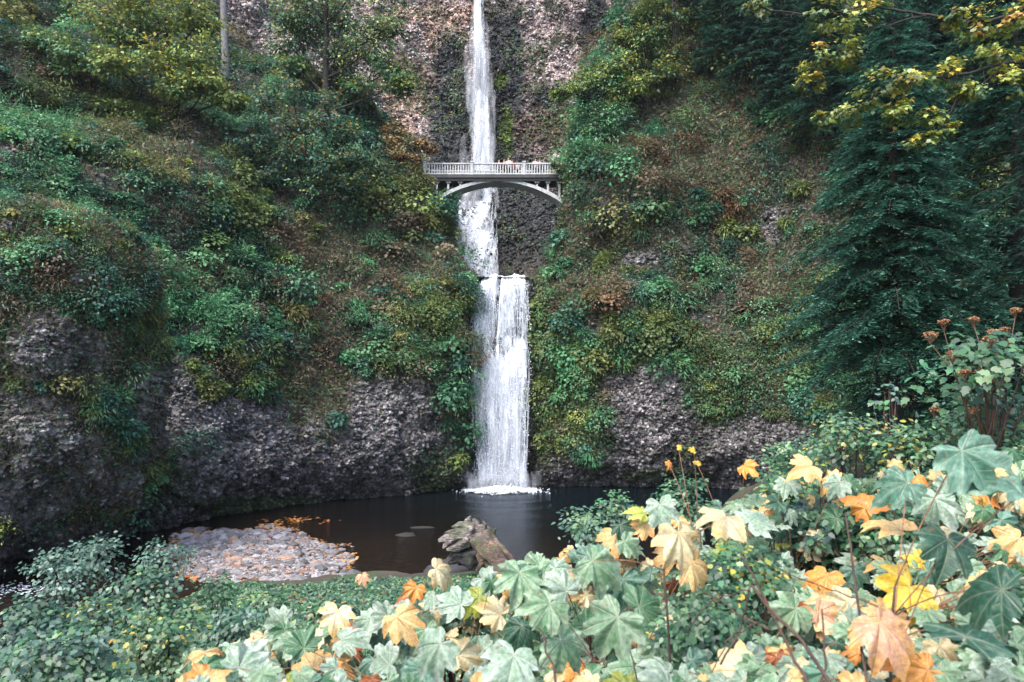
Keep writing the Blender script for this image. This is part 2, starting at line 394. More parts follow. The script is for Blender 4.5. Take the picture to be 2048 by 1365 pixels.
# ================================================================== THE GORGE (one lofted surface, three pieces)
ZL = [-1.5, .7, 3, 8, 12, 15.2, 16.5, 21, 28, 36, 46, 64]
LEFT = [  # stations: near left ... into the notch
 [(-27,10),(-20.5,24),(-20,34),(-15.5,44),(-9.5,50),(-4.9,53),(-2.9,54.4)],
 [(-27,10),(-20.4,24.3),(-19.7,33.8),(-15.2,43.6),(-9.3,49.8),(-4.7,52.6),(-2.9,54.4)],
 [(-25,12),(-17.8,25),(-17.5,33),(-14.5,42.8),(-9,49.3),(-4.5,52.2),(-2.9,54.2)],
 [(-25.5,14),(-18.3,26.8),(-17.9,34.4),(-15,44),(-9.2,50.3),(-4.5,52.8),(-2.9,54.2)],
 [(-27,15),(-19.4,28),(-18.9,36),(-16,45.8),(-9.8,52),(-4.4,53.6),(-2.95,54.4)],
 [(-29,17),(-21.3,29.6),(-20.3,38),(-17,47.5),(-10.5,53.3),(-4.4,54.2),(-3.05,54.8)],
 [(-31,20),(-25,33.4),(-22,40.4),(-17.8,48.8),(-11.2,54.2),(-4.8,55.2),(-3.2,57)],
 [(-34,25),(-28.7,38.4),(-24.5,44.2),(-19.5,52),(-12.8,56.8),(-6.7,58.6),(-5.2,62.5)],
 [(-41,31),(-36,45),(-30,50.5),(-23,57),(-15.8,60.6),(-9.4,61.8),(-8,66.5)],
 [(-47,35),(-43,51),(-37,57),(-29.5,62.5),(-22.5,65.5),(-17.5,67),(-15,73)],
 [(-54,39),(-51,57),(-46,63),(-40,68),(-35,71),(-31,74),(-27,80)],
 [(-62,45),(-60,66),(-56,73),(-52,78),(-46,82),(-38,84),(-30,86)]]
MIDZ = [-1.5, .7, 3, 8.5, 11, 16.2, 16.5, 21.5, 28, 36, 46, 76]
MID = [
 [(-1.8,54.6),(-.7,54.7),(.5,54.7),(1.4,54.6)], [(-1.8,54.6),(-.7,54.7),(.5,54.7),(1.4,54.6)],
 [(-1.8,54.2),(-.7,54.2),(.5,54.2),(1.4,54.2)], [(-1.8,53.7),(-.7,53.6),(.5,53.6),(1.4,53.8)],
 [(-1.8,54.5),(-.7,54.6),(.5,54.6),(1.4,54.6)], [(-1.8,54.8),(-.7,54.9),(.5,54.9),(1.4,54.8)],
 [(-3.2,66),(-1.2,69),(.8,69),(2.6,66)], [(-5.2,71),(-2.2,72),(1,73),(3.6,69.5)],
 [(-7.6,76),(-3.2,77.5),(2.5,78),(6.2,74)], [(-12,83),(-4,85.2),(5,85.5),(11,79)],
 [(-20,88),(-4,88.6),(9,88),(18,82)], [(-24,93),(-4,92.5),(12,92),(24,87)]]
RIGHT = [
 [(1.9,54.5),(4,55.6),(9,57),(16,55.5),(23,51),(29,43),(33,26)],
 [(1.9,54.5),(4,55.4),(9,56.7),(16,55.2),(23,50.8),(29,42.8),(33,26)],
 [(2.0,54.2),(3.8,54),(8.5,54.8),(15.5,53.3),(22.3,49),(28,41),(32,25)],
 [(2.1,54.3),(4,54.8),(8.5,55),(15.5,53.8),(22.5,49.5),(28.4,41.5),(32.5,25)],
 [(2.2,54.6),(4.1,55.4),(8.8,55.8),(15.8,54.8),(23,50.5),(29,42.5),(33.3,26)],
 [(2.3,55),(4.2,56),(9,56.5),(16,55.7),(23.4,51.2),(29.5,43),(34,26.5)],
 [(2.5,57),(4.4,57),(9.3,57.3),(16.3,56.5),(23.8,52),(30,43.6),(34.5,27)],
 [(4.2,62),(4.9,58.6),(9.8,58.8),(16.8,57.8),(24.5,53.3),(31,44.7),(35.5,28)],
 [(6.2,65.5),(5.9,61),(11,61),(18,59.6),(26,55),(32.5,46),(37,29)],
 [(9.4,71),(8,63.5),(13,63),(20,61.5),(28,57),(34.5,48),(39,31)],
 [(14.5,76),(11,66),(16,65.5),(23,64),(31,59),(38,50),(43,33)],
 [(20,83),(16,71),(22,70),(29,68),(38,63),(46,54),(52,36)]]
CTRL = []
for l in range(12):
    row = [(x, y, ZL[l]) for x, y in LEFT[l]] + [(x, y, MIDZ[l]) for x, y in MID[l]] + [(x, y, ZL[l]) for x, y in RIGHT[l]]
    CTRL.append(row)
CTRL = np.array(CTRL, float)
CTRL[11, 6, 2] = 72; CTRL[11, 5, 2] = 68
for st, dy in ((4, 1.7), (5, 1.2), (3, .8), (12, 1.7), (13, 3.0), (14, 2.8), (15, 1.2)):      # the shoulders either side of the lower fall
    CTRL[:, st, 1] -= dy*np.array([1, 1, 1, 1, 1, .9, .7, .4, .1, 0, 0, 0])
CTRL[10, 5, :2] = (-28.5, 81); CTRL[10, 6, :2] = (-23, 85); CTRL[11, 5, :2] = (-33, 88); CTRL[11, 6, :2] = (-27, 90); CTRL[9, 6, :2] = (-15, 76)
for lv, dx, dy in ((2, -1.0, 1.5), (3, -2.2, 3.), (4, -2.8, 3.6), (5, -2.8, 3.6), (6, -1.8, 2.4), (7, -.6, .8)):      # the slope behind the buttress lies further back
    CTRL[lv, 1, 0] += dx; CTRL[lv, 1, 1] += dy; CTRL[lv, 2, 0] += dx*.7; CTRL[lv, 2, 1] += dy*.5
def hermite_w(n, tpos, tau):
    W = np.zeros((len(tpos), n))
    for k, t in enumerate(tpos):
        i = min(int(t), n-2); f = t-i
        h00 = 2*f**3-3*f**2+1; h10 = f**3-2*f**2+f; h01 = -2*f**3+3*f**2; h11 = f**3-f**2
        W[k, i] += h00; W[k, i+1] += h01
        for j, h in ((i, h10), (i+1, h11)):
            a, b = max(j-1, 0), min(j+1, n-1)
            W[k, b] += h*tau*.5; W[k, a] -= h*tau*.5
    return W
def dense(ctrl, axis, res):
    P = ctrl if axis == 0 else ctrl.transpose(1, 0, 2)
    t = []
    for i in range(len(P)-1):
        d = np.percentile(np.linalg.norm(P[i+1]-P[i], axis=-1), 90 if axis else 55); n = max(3, int(math.ceil(d/res)))
        t += list(i+np.arange(n)/n)
    return np.array(t+[len(P)-1.0])
def ell(u, v, L, nz, soft=.35):
    m = 0
    for cu, cv, ru, rv in L:
        d = np.sqrt(((u-cu)/ru)**2+((v-cv)/rv)**2)+nz*.45
        m = np.maximum(m, 1-ss(1-soft, 1+soft, d))
    return m
def poly(u, v, pts, nz, w=14):
    d = np.full(u.shape, 1e9)
    for (a, b), (c, e) in zip(pts[:-1], pts[1:]):
        t = np.clip(((u-a)*(c-a)+(v-b)*(e-b))/((c-a)**2+(e-b)**2), 0, 1)
        d = np.minimum(d, np.hypot(u-(a+t*(c-a)), v-(b+t*(e-b))))
    return 1-ss(.5, 1.3, d/w+nz*.4)
# bare rock patches on the faces (named by where the photograph shows them)
ROCKS = [(110,700,115,85),(40,900,200,150),(330,800,70,80),(440,860,190,70),(560,920,260,85),(300,960,300,60),(790,850,105,110),
         (690,930,250,60),(1295,830,115,95),(1240,930,140,40),(1540,900,170,60),(1470,950,300,45),(1545,455,26,40),(390,290,10,28),(1290,520,40,14)]
DIRT = [(655,720,45,170),(600,760,35,110),(720,560,150,60),(700,480,130,60),(850,520,70,60),(400,560,120,30),(1330,330,140,60),
        (1500,250,90,70),(1450,390,80,60),(1150,470,50,60),(1180,600,90,40),(1560,560,60,50),(300,300,120,40),(150,170,60,30)]
MOSS = [(1085,780,22,190),(1500,730,150,70),(1420,780,60,60),(1250,700,110,35),(1130,760,60,120),(110,480,120,50),(830,690,90,70),(1180,860,45,90),(520,1012,160,22),(330,965,50,50),(870,950,50,50),(560,770,60,40),(1330,950,90,16)]
GRASS = [(120,425),(180,455),(240,520),(285,590)]
GRASS2 = [(230,110),(330,150),(420,190)]
TERR = {}
def loft(s0, s1, res):
    ts = dense(CTRL, 1, res); ts = ts[(ts >= s0-1e-9) & (ts <= s1+1e-9)]
    tl = dense(CTRL, 0, res)
    Ws, Wl = hermite_w(CTRL.shape[1], ts, .85), hermite_w(CTRL.shape[0], tl, .5)
    return np.einsum('li,ijk,sj->lsk', Wl, CTRL, Ws)
def terrain(name, s0, s1, res, back=False, G=None, peb=22000):
    dome = G is not None
    if not dome: G = loft(s0, s1, res)
    nl, ns = G.shape[:2]
    def normals(G):
        a = np.gradient(G, axis=1); b = np.gradient(G, axis=0); n = nrm(np.cross(a, b))
        return n
    N = normals(G)
    u, v = proj(G)
    n4 = fbm(G/4.5, 4, 3); nf = fbm(G/1.1, 4, 9)
    # big forms: buttresses that push forward and clefts between them
    quiet = ss(4, 11, np.abs(G[..., 0]+1))
    form = 2.4*fbm(G/np.array([9., 9., 11.]), 2, 71)*quiet*ss(1, 6, G[..., 2])
    if dome: form = .35*form
    if not back and not dome:
        for cu, cv, Y, rad, h in ((60,600,30,4.,.2),(60,880,26,4.5,1.2),(285,690,34,2.2,-3.4),(272,800,34,2.0,-3.0),(265,910,33.5,1.8,-2.0),(300,600,36,2.4,-2.6),(800,690,51,3.8,1.5),(760,880,50,4.,.9),(450,650,46,5.,1.2),(640,760,48,2.,-.9),
                                  (1295,800,54,4.2,1.6),(1500,700,53,4.,1.4),(1400,640,54,2.6,-1.1),(1180,640,56,3.2,1.0),(1560,470,56,4.2,-1.6),(1300,420,58,4.5,1.6),(560,520,54,4.5,1.4),(330,430,47,5.,1.6),(160,250,50,4.5,-1.8),(600,400,57,4.,-1.2)):
            form = form+h*np.exp(-(np.linalg.norm(G-at(cu, cv, Y), axis=-1)/rad)**2)
    G = G+N*form[..., None]; N = normals(G); u, v = proj(G)
    # masks
    rock = np.maximum(ell(u, v, ROCKS, n4+.5*nf), .85*ss(.25, .6, nf+.3*n4)*ss(.0, .5, n4)*.6)
    if back: rock = np.maximum(rock, ss(18, 24, G[..., 2])*ss(60, 64, G[..., 1]))
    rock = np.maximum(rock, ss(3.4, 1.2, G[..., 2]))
    pinkzone = ss(76, 82, G[..., 1])*ss(26, 32, G[..., 2])
    fallz = ss(3.6, 1.6, np.abs(G[..., 0]+.7))*(G[..., 1] < 57)*ss(19, 16, G[..., 2])
    rock = np.maximum(rock, np.maximum(pinkzone, fallz))
    # displacement
    P = G+N*(n4*.75+nf*.28)[..., None]*(.35+.65*(1-fallz))[..., None]
    vd, vi = voro(P/np.array([.52, .52, .46]), 40)
    vd2, vi2 = voro(P/np.array([1.7, 1.7, 2.6]), 60)
    rr = rock*(1-.6*fallz)
    P = P+N*(rr*((.55-vd)*.42+(vi-.5)*.22+(.6-vd2)*.7*(1-.15*pinkzone)+(vi2-.5)*.5))[..., None]
    N = normals(P)
    u, v = proj(P)
    # colours
    base = np.array([.215,.202,.205])*np.exp(.25*nf+.35*(vi-.5)+.4*n4)[..., None]
    pink = np.array([.49,.385,.37])*np.exp(.30*nf+.45*(vi-.5)+.35*(vi2-.5))[..., None]
    ora = ell(u, v, [(880,60,40,60),(790,250,40,50),(880,30,120,20),(820,180,60,60)], nf)
    pink = pink*(1-.6*ora[..., None])+np.array([.44,.27,.17])*.6*ora[..., None]
    C = base*(1-pinkzone[..., None])+pink*pinkzone[..., None]
    wetz = ell(u, v, [(910,250,55,140),(1015,130,40,150),(1005,260,40,60),(1050,430,75,120),(960,420,95,150),(900,120,30,60),(1100,210,40,40),(1190,60,30,110)], nf*.5+.5*n4, .3)*(G[..., 1] > 60)
    C = C*(1-wetz[..., None])+np.array([.050,.056,.060])*(1+.5*nf[..., None])*wetz[..., None]
    brown = ell(u, v, [(1090,260,70,40)], nf)*pinkzone
    C = C*(1-brown[..., None])+np.array([.15,.105,.085])*brown[..., None]
    C = C*(1-fallz[..., None])+np.array([.028,.034,.038])*fallz[..., None]
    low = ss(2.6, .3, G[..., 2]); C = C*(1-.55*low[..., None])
    dirt = ell(u, v, DIRT, nf+.4*n4); moss = ell(u, v, MOSS, nf+.5*n4)*(G[..., 1] < 60)
    bmoss = ell(u, v, [(1012,262,14,48),(1000,165,14,18)], nf*.6)*(G[..., 1] > 60)
    soil = np.array([.060,.050,.036])*np.exp(.5*nf)[..., None]
    dcol = np.array([.110,.088,.066])*np.exp(.45*nf)[..., None]
    soil = soil*(1-dirt[..., None])+dcol*dirt[..., None]
    C = C*rock[..., None]+soil*(1-rock[..., None])
    C = C*(1-.75*moss[..., None])+np.array([.055,.095,.022])*.75*moss[..., None]
    C = C*(1-bmoss[..., None])+np.array([.13,.20,.03])*bmoss[..., None]
    tan = np.maximum(poly(u, v, GRASS, nf, 10), poly(u, v, GRASS2, nf, 8))*(G[..., 0] < -8)
    C = C*(1-tan[..., None])+np.array([.26,.22,.11])*tan[..., None]
    i = (np.arange(nl-1)[:, None]*ns+np.arange(ns-1)[None]).reshape(-1)
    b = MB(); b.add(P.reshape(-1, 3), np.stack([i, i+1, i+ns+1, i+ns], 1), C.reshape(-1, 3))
    vis = (u > -120) & (u < 2160) & (v > -80) & (v < 1150)
    ar0 = np.linalg.norm(np.cross(np.gradient(P, axis=1), np.gradient(P, axis=0)), axis=-1)
    w = (ar0*vis*np.clip(rock*1.3-.3, 0, 1)*(1-.85*fallz)*np.clip(50/np.maximum(P[..., 1], 12), .6, 2.)**1.6*(.3+ss(-.4, .4, nf))).ravel()
    nn = int(peb*1.35) if not back else 18000
    kk = R.choice(len(w), nn, p=w/w.sum()); PP, NNn, CC = P.reshape(-1, 3)[kk], N.reshape(-1, 3)[kk], C.reshape(-1, 3)[kk]
    sz = R.uniform(.055, .19, nn)*np.clip(PP[:, 1]/50, .5, 1.7)
    stones(b, PP+NNn*(sz*.25)[:, None]+R.normal(0, .05, (nn, 3)), sz, np.clip(CC*np.exp(R.normal(.05, .36, (nn, 1))*(.6 if back else 1)), 0, .6), .8)
    o = b.build(name, M_ROCK); tag(o, kind='structure')
    ar = np.linalg.norm(np.cross(np.gradient(P, axis=1), np.gradient(P, axis=0)), axis=-1)
    TERR[name] = dict(P=P.reshape(-1, 3), N=N.reshape(-1, 3), u=u.ravel(), v=v.ravel(), rock=rock.ravel(), moss=moss.ravel(),
                      dirt=dirt.ravel(), tan=tan.ravel(), pink=pinkzone.ravel(), wet=wetz.ravel(), fall=fallz.ravel(), area=ar.ravel(), G=G.reshape(-1, 3))
    return o
terrain('cliff_left', 0, 6, .14)
terrain('cliff_back', 5.5, 11.5, .2, True)
terrain('cliff_right', 11, 17, .14)

th, ph = np.meshgrid(np.linspace(math.radians(205), math.radians(385), 130), np.linspace(math.radians(-86), math.radians(88), 120))
cc_ = np.sign(np.cos(ph))*np.abs(np.cos(ph))**.72; sn_ = np.sign(np.sin(ph))*np.abs(np.sin(ph))**.85
terrain('buttress', 0, 0, 0, G=np.stack([-20.1+4.7*cc_*np.cos(th)+.25*sn_, 29.0+4.6*cc_*np.sin(th), 7.6+6.9*sn_], -1), peb=7000)

def undergrowth(name, t, nleaf, nclump, L=(.16, .30), zmin=1.5, label=None, ymax=200):
    """leafy cover growing on a slope: nobody could count it"""
    T = TERR[t]; P, N = T['P'], T['N']
    on = (T['u'] > -360) & (T['u'] < 2400) & (T['v'] > -140) & (T['v'] < 1150) & (P[:, 2] > zmin) & (P[:, 1] < ymax) & (T['G'][:, 1] > 8)
    cl = fbm(P/1.6, 3, 77); big = fbm(P/6, 3, 78)
    veg = np.clip(1-T['rock']*1.25, 0, 1)*(1-.45*T['dirt'])*(1-.6*T['tan'])
    dens = T['area']*on*(veg*(.25+1.0*ss(-.35, .35, cl))+.35*T['moss'])*(1-T['fall'])*(1-.97*T['pink'])*np.clip(48/np.maximum(P[:, 1], 10), .7, 2.2)**1.7
    dens = dens*np.where((T['u'] > 852) & (T['u'] < 1128) & (T['v'] > 315) & (T['v'] < 412) & (P[:, 1] < 61), .0, 1.)   # nothing tall stands before the bridge
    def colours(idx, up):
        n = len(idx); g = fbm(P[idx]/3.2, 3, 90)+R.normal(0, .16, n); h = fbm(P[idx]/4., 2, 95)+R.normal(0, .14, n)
        c = pick(P_MID+P_TEAL if up else P_DEEP+P_MID, n)  # low leaves darker than the clumps: shade between bushes put into the colour
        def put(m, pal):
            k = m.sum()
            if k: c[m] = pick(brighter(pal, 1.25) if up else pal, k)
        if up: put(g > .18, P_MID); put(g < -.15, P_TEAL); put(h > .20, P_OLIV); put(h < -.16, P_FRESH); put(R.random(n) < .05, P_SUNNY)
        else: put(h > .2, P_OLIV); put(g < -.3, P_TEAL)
        rr_ = fbm(P[idx]/1.4, 2, 97)+R.normal(0, .12, n)
        put(rr_ > (.62 if up else .40)-.70*T['dirt'][idx], P_RUST); put(rr_ < -.62, P_DRY)
        put(R.random(n) < .6*T['moss'][idx], P_OLIV+P_FRESH)
        return c
    b = MB()
    k = R.choice(len(P), nleaf, p=dens/dens.sum())
    off = R.random(nleaf)[:, None]*(.15+.45*ss(-.1, .5, cl[k]))[:, None]
    C = P[k]+N[k]*off+R.normal(0, .12, (nleaf, 3))
    NN = nrm(N[k]*.6+np.array([0, -.25, .7])+R.normal(0, .45, (nleaf, 3)))
    TT = nrm(np.array([0, -.5, -.6])+N[k]*.6+R.normal(0, .7, (nleaf, 3)))
    s = R.uniform(*L, nleaf)*np.clip(P[k, 1]/55, .45, 1.3)
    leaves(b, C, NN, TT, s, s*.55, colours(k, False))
    # dry stems, dead fern and leaf litter on the barer ground
    dd = T['area']*on*(.25+T['dirt']+.8*T['tan'])*(1-T['fall'])*(1-T['pink'])*(1-.8*(T['rock']*(1-T['dirt'])))*np.clip(48/np.maximum(P[:, 1], 10), .7, 2.2)**1.7
    m = 70000; k = R.choice(len(P), m, p=dd/dd.sum())
    cc = pick(P_RUST+P_DRY+P_OLIV, m); q = R.random(m) < .25; cc[q] = pick(P_MID+P_FRESH, q.sum())
    s = R.uniform(.18, .5, m)*np.clip(P[k, 1]/55, .45, 1.2)
    leaves(b, P[k]+N[k]*R.uniform(0, .25, (m, 1)), nrm(N[k]+R.normal(0, .5, (m, 3))), nrm(N[k]*.5+np.array([0, -.2, .1])+R.normal(0, .8, (m, 3))), s, s*R.uniform(.12, .4, m), cc)
    # clumps that stand up from the slope
    d2 = dens*(ss(-.1, .45, big)+.15)
    kc = R.choice(len(P), nclump, p=d2/d2.sum())
    per = 170; n = nclump*per
    rad = (.45+1.15*R.random(nclump)**1.8)*(1+.5*(R.random(nclump) < .12))*np.clip(P[kc, 1]/55, .5, 1.2)
    D = nrm(R.normal(size=(n, 3))+np.repeat(N[kc]*.7+np.array([0, 0, .5]), per, 0))
    rr = np.repeat(rad, per)*R.uniform(.5, 1., n)*(1+.35*fbm(D*1.7+np.repeat(P[kc], per, 0), 2, 5))
    C = np.repeat(P[kc]+N[kc]*.25*rad[:, None]+np.array([0, 0, .2])*rad[:, None], per, 0)+D*rr[:, None]*np.array([1.15, 1.0, .85])
    kind = R.random(nclump); wr = np.repeat(np.where(kind < .3, .20, np.where(kind < .5, .85, .58)), per); kl = np.where(kind < .3, 1.9, np.where(kind < .5, 1.35, R.uniform(.7, 1.15, nclump)))
    s = R.uniform(*L, n)*.95*np.repeat(np.clip(P[kc, 1]/55, .45, 1.2)*kl, per)
    fern = np.repeat(kind < .3, per)[:, None]
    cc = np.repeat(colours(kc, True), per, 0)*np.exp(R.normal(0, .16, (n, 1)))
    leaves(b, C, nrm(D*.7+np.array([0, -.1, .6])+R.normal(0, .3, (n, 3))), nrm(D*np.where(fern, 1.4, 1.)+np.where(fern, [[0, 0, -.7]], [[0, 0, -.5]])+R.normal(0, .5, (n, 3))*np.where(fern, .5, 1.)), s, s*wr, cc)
    o = b.build(name, M_LEAF); tag(o, label, 'undergrowth', kind='stuff'); return o
undergrowth('undergrowth', 'cliff_left', 175000, 2200, label='mixed green and rusty leafy undergrowth covering the left slope of the gorge')
undergrowth('ivy', 'buttress', 26000, 420, L=(.16, .28), label='dense dark ivy and moss capping the rounded rock buttress at far left')
undergrowth('undergrowth', 'cliff_right', 145000, 1900, label='dark green and brown leafy undergrowth covering the right slope of the gorge')
def ridge_grass():
    b = MB()
    for t in ('buttress', 'cliff_left'):
        T = TERR[t]; P = T['P']
        lines = [(GRASS, 13)] if t == 'buttress' else [(GRASS2, 10), ([(300,590),(380,570),(450,600)], 12)]
        w = 0
        for L_, wd_ in lines: w = np.maximum(w, poly(T['u'], T['v'], L_, 0*T['u'], wd_))
        w = w*T['area']
        if w.sum() <= 0: continue
        n = 6000; k = R.choice(len(P), n, p=w/w.sum()); s_ = R.uniform(.18, .42, n)
        leaves(b, P[k]+R.normal(0, .05, (n, 3)), nrm(np.array([0, -1, .3])+R.normal(0, .5, (n, 3))), nrm(np.array([.25, -.3, 1.])+R.normal(0, .4, (n, 3))), s_, s_*.11, pick(brighter(P_DRY, 2.0)+brighter(P_OLIV, 1.6)+[((.42,.33,.17),3)], n))
    tag(b.build('dry_grass', M_LEAF), 'pale dry grass along the rim of the rounded left buttress and the ledges above', 'grass', kind='stuff')
ridge_grass()
# sparse plants and moss in the cracks of the far cliff
def cliff_plants():
    T = TERR['cliff_back']; P, N = T['P'], T['N']
    nz = fbm(P/3.2, 4, 31)
    veg = ell(T['u'], T['v'], [(810,20,60,40),(1090,110,70,50),(1060,15,120,30),(870,190,60,80),(1130,210,60,60),(1080,300,90,25),(900,90,40,30),(1100,180,60,40),(1200,170,40,100),(500,60,40,70)], nz, .5)
    d = T['area']*(P[:, 1] > 58)*(P[:, 2] > 17)*(ss(.0, .5, nz)*.5+veg*ss(-.3, .4, nz))*(T['v'] > -140)
    n = 15000
    k = R.choice(len(P), n, p=d/d.sum()); b = MB()
    c = pick(P_MID, n); m = R.random(n) < .45; c[m] = pick(P_OLIV, m.sum()); m = R.random(n) < .15; c[m] = pick(P_PEACH, m.sum())
    s = R.uniform(.18, .42, n)
    leaves(b, P[k]+N[k]*R.uniform(0, .35, (n, 1)), nrm(N[k]+np.array([0, -.2, .7])+R.normal(0, .4, (n, 3))), nrm(np.array([0, -.4, -.6])+R.normal(0, .6, (n, 3))), s, s*.6, c)
    tag(b.build('cliff_plants', M_LEAF), 'thin tufts of moss and small plants clinging to the pink far cliff', 'cliff plants', kind='stuff')
cliff_plants()

# ================================================================== BANK, POOL, GRAVEL
YB = np.array([-8, 0, 1.5, 3, 5, 8, 14, 20, 24, 27, 32, 60.]); ZB = np.array([5.75, 5.75, 5.65, 5.38, 4.6, 3.3, 1.6, .7, .3, .05, -1.2, -1.6])
def bank_z(x, y):
    x = np.asarray(x, float); y = np.asarray(y, float)
    z = np.interp(y, YB, ZB)
    up = ss(.2, 6.5, x)*3.1*ss(.5, 5.5, y)*(1-ss(13, 21, y)*(1-ss(10, 14, x)))
    far = ss(11, 15, x)*ss(18, 24, y)*3.0*(1-ss(33, 40, y))
    left = -ss(-9, -15, x)*ss(9, 18, y)*1.2
    return z+up+far+left
def build_bank():
    xs = np.arange(-34, 36.1, .3); ys = np.arange(-8, 40.1, .3)
    X, Y = np.meshgrid(xs, ys); Z = bank_z(X, Y)
    P = np.stack([X, Y, Z], -1); P[..., 2] += fbm(P/1.3, 4, 5)*.14
    n = fbm(P/.8, 4, 6)
    C = np.array([.045,.038,.026])*np.exp(.5*n)[..., None]
    g = ss(-.1, .4, fbm(P/2, 3, 8))[..., None]; C = C*(1-g)+np.array([.035,.06,.022])*g
    nl, ns = X.shape; i = (np.arange(nl-1)[:, None]*ns+np.arange(ns-1)[None]).reshape(-1)
    b = MB(); b.add(P.reshape(-1, 3), np.stack([i, i+1, i+ns+1, i+ns], 1), C.reshape(-1, 3))
    tag(b.build('ground', M_BANK), kind='structure')
build_bank()
def build_pool():
    xs = np.linspace(-32, 36, 120); ys = np.linspace(8, 59, 100)
    X, Y = np.meshgrid(xs, ys); P = np.stack([X, Y, np.zeros_like(X)], -1)
    d = np.hypot(X+.8, (Y-51.5)); P[..., 2] += .04*np.sin(d*2.2)*np.exp(-d/5)
    nl, ns = X.shape; i = (np.arange(nl-1)[:, None]*ns+np.arange(ns-1)[None]).reshape(-1)
    b = MB(); b.add(P.reshape(-1, 3), np.stack([i, i+1, i+ns+1, i+ns], 1))
    tag(b.build('pool_water', M_POOL), kind='structure')
    # creek in the upper basin, above the lip
    xs = np.linspace(-2.75, 1.35, 30); ys = np.linspace(54.5, 72, 30); X, Y = np.meshgrid(xs, ys); X = X*(1+.05*(Y-54.5))
    P = np.stack([X, Y, 16.55+.012*(Y-54.5)], -1); i = (np.arange(29)[:, None]*30+np.arange(29)[None]).reshape(-1)
    b = MB(); b.add(P.reshape(-1, 3), np.stack([i, i+1, i+31, i+30], 1)); tag(b.build('creek_water', M_POOL), kind='structure')
build_pool()
BAR = np.array([at(u, v, 7*F/(v-HV))[:2] for u, v in [(330,1085),(400,1062),(470,1064),(530,1054),(580,1072),(640,1090),(692,1098),(692,1140),(700,1175),(560,1190),(430,1170),(360,1140)]])
def inside(P, poly_):
    x, y = P[:, 0], P[:, 1]; r = np.zeros(len(P), bool); j = len(poly_)-1
    for i in range(len(poly_)):
        xi, yi = poly_[i]; xj, yj = poly_[j]
        c = ((yi > y) != (yj > y)) & (x < (xj-xi)*(y-yi)/(yj-yi+1e-9)+xi); r ^= c; j = i
    return r
def edge_dist(P, poly_):
    d = np.full(len(P), 1e9)
    for a, c in zip(poly_, np.roll(poly_, -1, 0)):
        t = np.clip(((P-a)*(c-a)).sum(1)/((c-a)**2).sum(), 0, 1); d = np.minimum(d, np.linalg.norm(P-(a+t[:, None]*(c-a)), axis=1))
    return d
def build_gravel():
    Q = np.stack([R.uniform(-21, -4, 60000), R.uniform(22, 38, 60000)], 1)
    Q3 = np.c_[Q, np.zeros(len(Q))]
    ed = edge_dist(Q, BAR)*np.where(inside(Q, BAR), 1, -1)+fbm(Q3/1.2, 4, 12)*1.25
    k = ed > R.exponential(.12, len(ed))-.25; Q, ed = Q[k][:15000], ed[k][:15000]
    n = len(Q); s = R.uniform(.03, .11, n)*(1+R.uniform(.8, 3., n)*(R.random(n) < .035))
    z = np.clip(ed*.18, -.01, .34)-.03
    g = R.uniform(.07, .30, (n, 1))*np.array([1.0, .95, .98]); m = R.random(n) < .18; g[m] = np.array([.26,.17,.13]); m = R.random(n) < .10; g[m] = .08
    b = MB(); stones(b, np.c_[Q, z], s, g)
    # the sand the stones lie in
    xs = np.arange(-21, -4, .25); ys = np.arange(22, 38, .25); X, Y = np.meshgrid(xs, ys)
    q = np.stack([X.ravel(), Y.ravel()], 1); e = edge_dist(q, BAR)*np.where(inside(q, BAR), 1, -1)+fbm(np.c_[q, q[:, 0]*0]/1.2, 4, 12)*1.25
    Z = np.clip(e*.18, -.5, .32)-.06
    ns = len(xs); i = (np.arange(len(ys)-1)[:, None]*ns+np.arange(ns-1)[None]).reshape(-1)
    b2 = MB(); b2.add(np.c_[q, Z], np.stack([i, i+1, i+ns+1, i+ns], 1), (.20, .18, .17))
    tag(b2.build('gravel_bar', M_BANK), kind='structure')
    tag(b.build('gravel', M_STONE, smooth=False), 'pale grey river gravel heaped in a low bar at the edge of the pool', 'gravel', kind='stuff')
    # fallen leaves along the water's edge and scattered on the stones
    Q = np.stack([R.uniform(-21, -3, 90000), R.uniform(22, 40, 90000)], 1)
    ed = edge_dist(Q, BAR)*np.where(inside(Q, BAR), 1, -1)+fbm(np.c_[Q, Q[:, 0]*0]/1.2, 4, 12)*1.25
    w = np.exp(-(ed/.25)**2)*1.0+.05*(ed > 0)+np.exp(-(((Q[:, 0]+12.2)/1.3)**2+((Q[:, 1]-38.3)/.7)**2))*.8
    k = R.random(len(Q)) < w*.10; Q = Q[k]; ed = ed[k]; n = len(Q)
    b = MB(); c = pick([((.42,.16,.03),3), ((.50,.24,.05),3), ((.30,.10,.03),3), ((.45,.32,.18),2)], n)
    shaped(b, STAR, np.c_[Q, np.clip(ed*.18, 0, .34)+.07], nrm(np.c_[R.normal(0, .25, (n, 2)), np.ones(n)]), nrm(np.c_[R.normal(0, 1, (n, 2)), np.zeros(n)]), R.uniform(.12, .24, n), c)
    tag(b.build('fallen_leaves', M_LEAF), 'orange fallen leaves washed up along the edge of the gravel bar', 'fallen leaves', kind='stuff')
build_gravel()

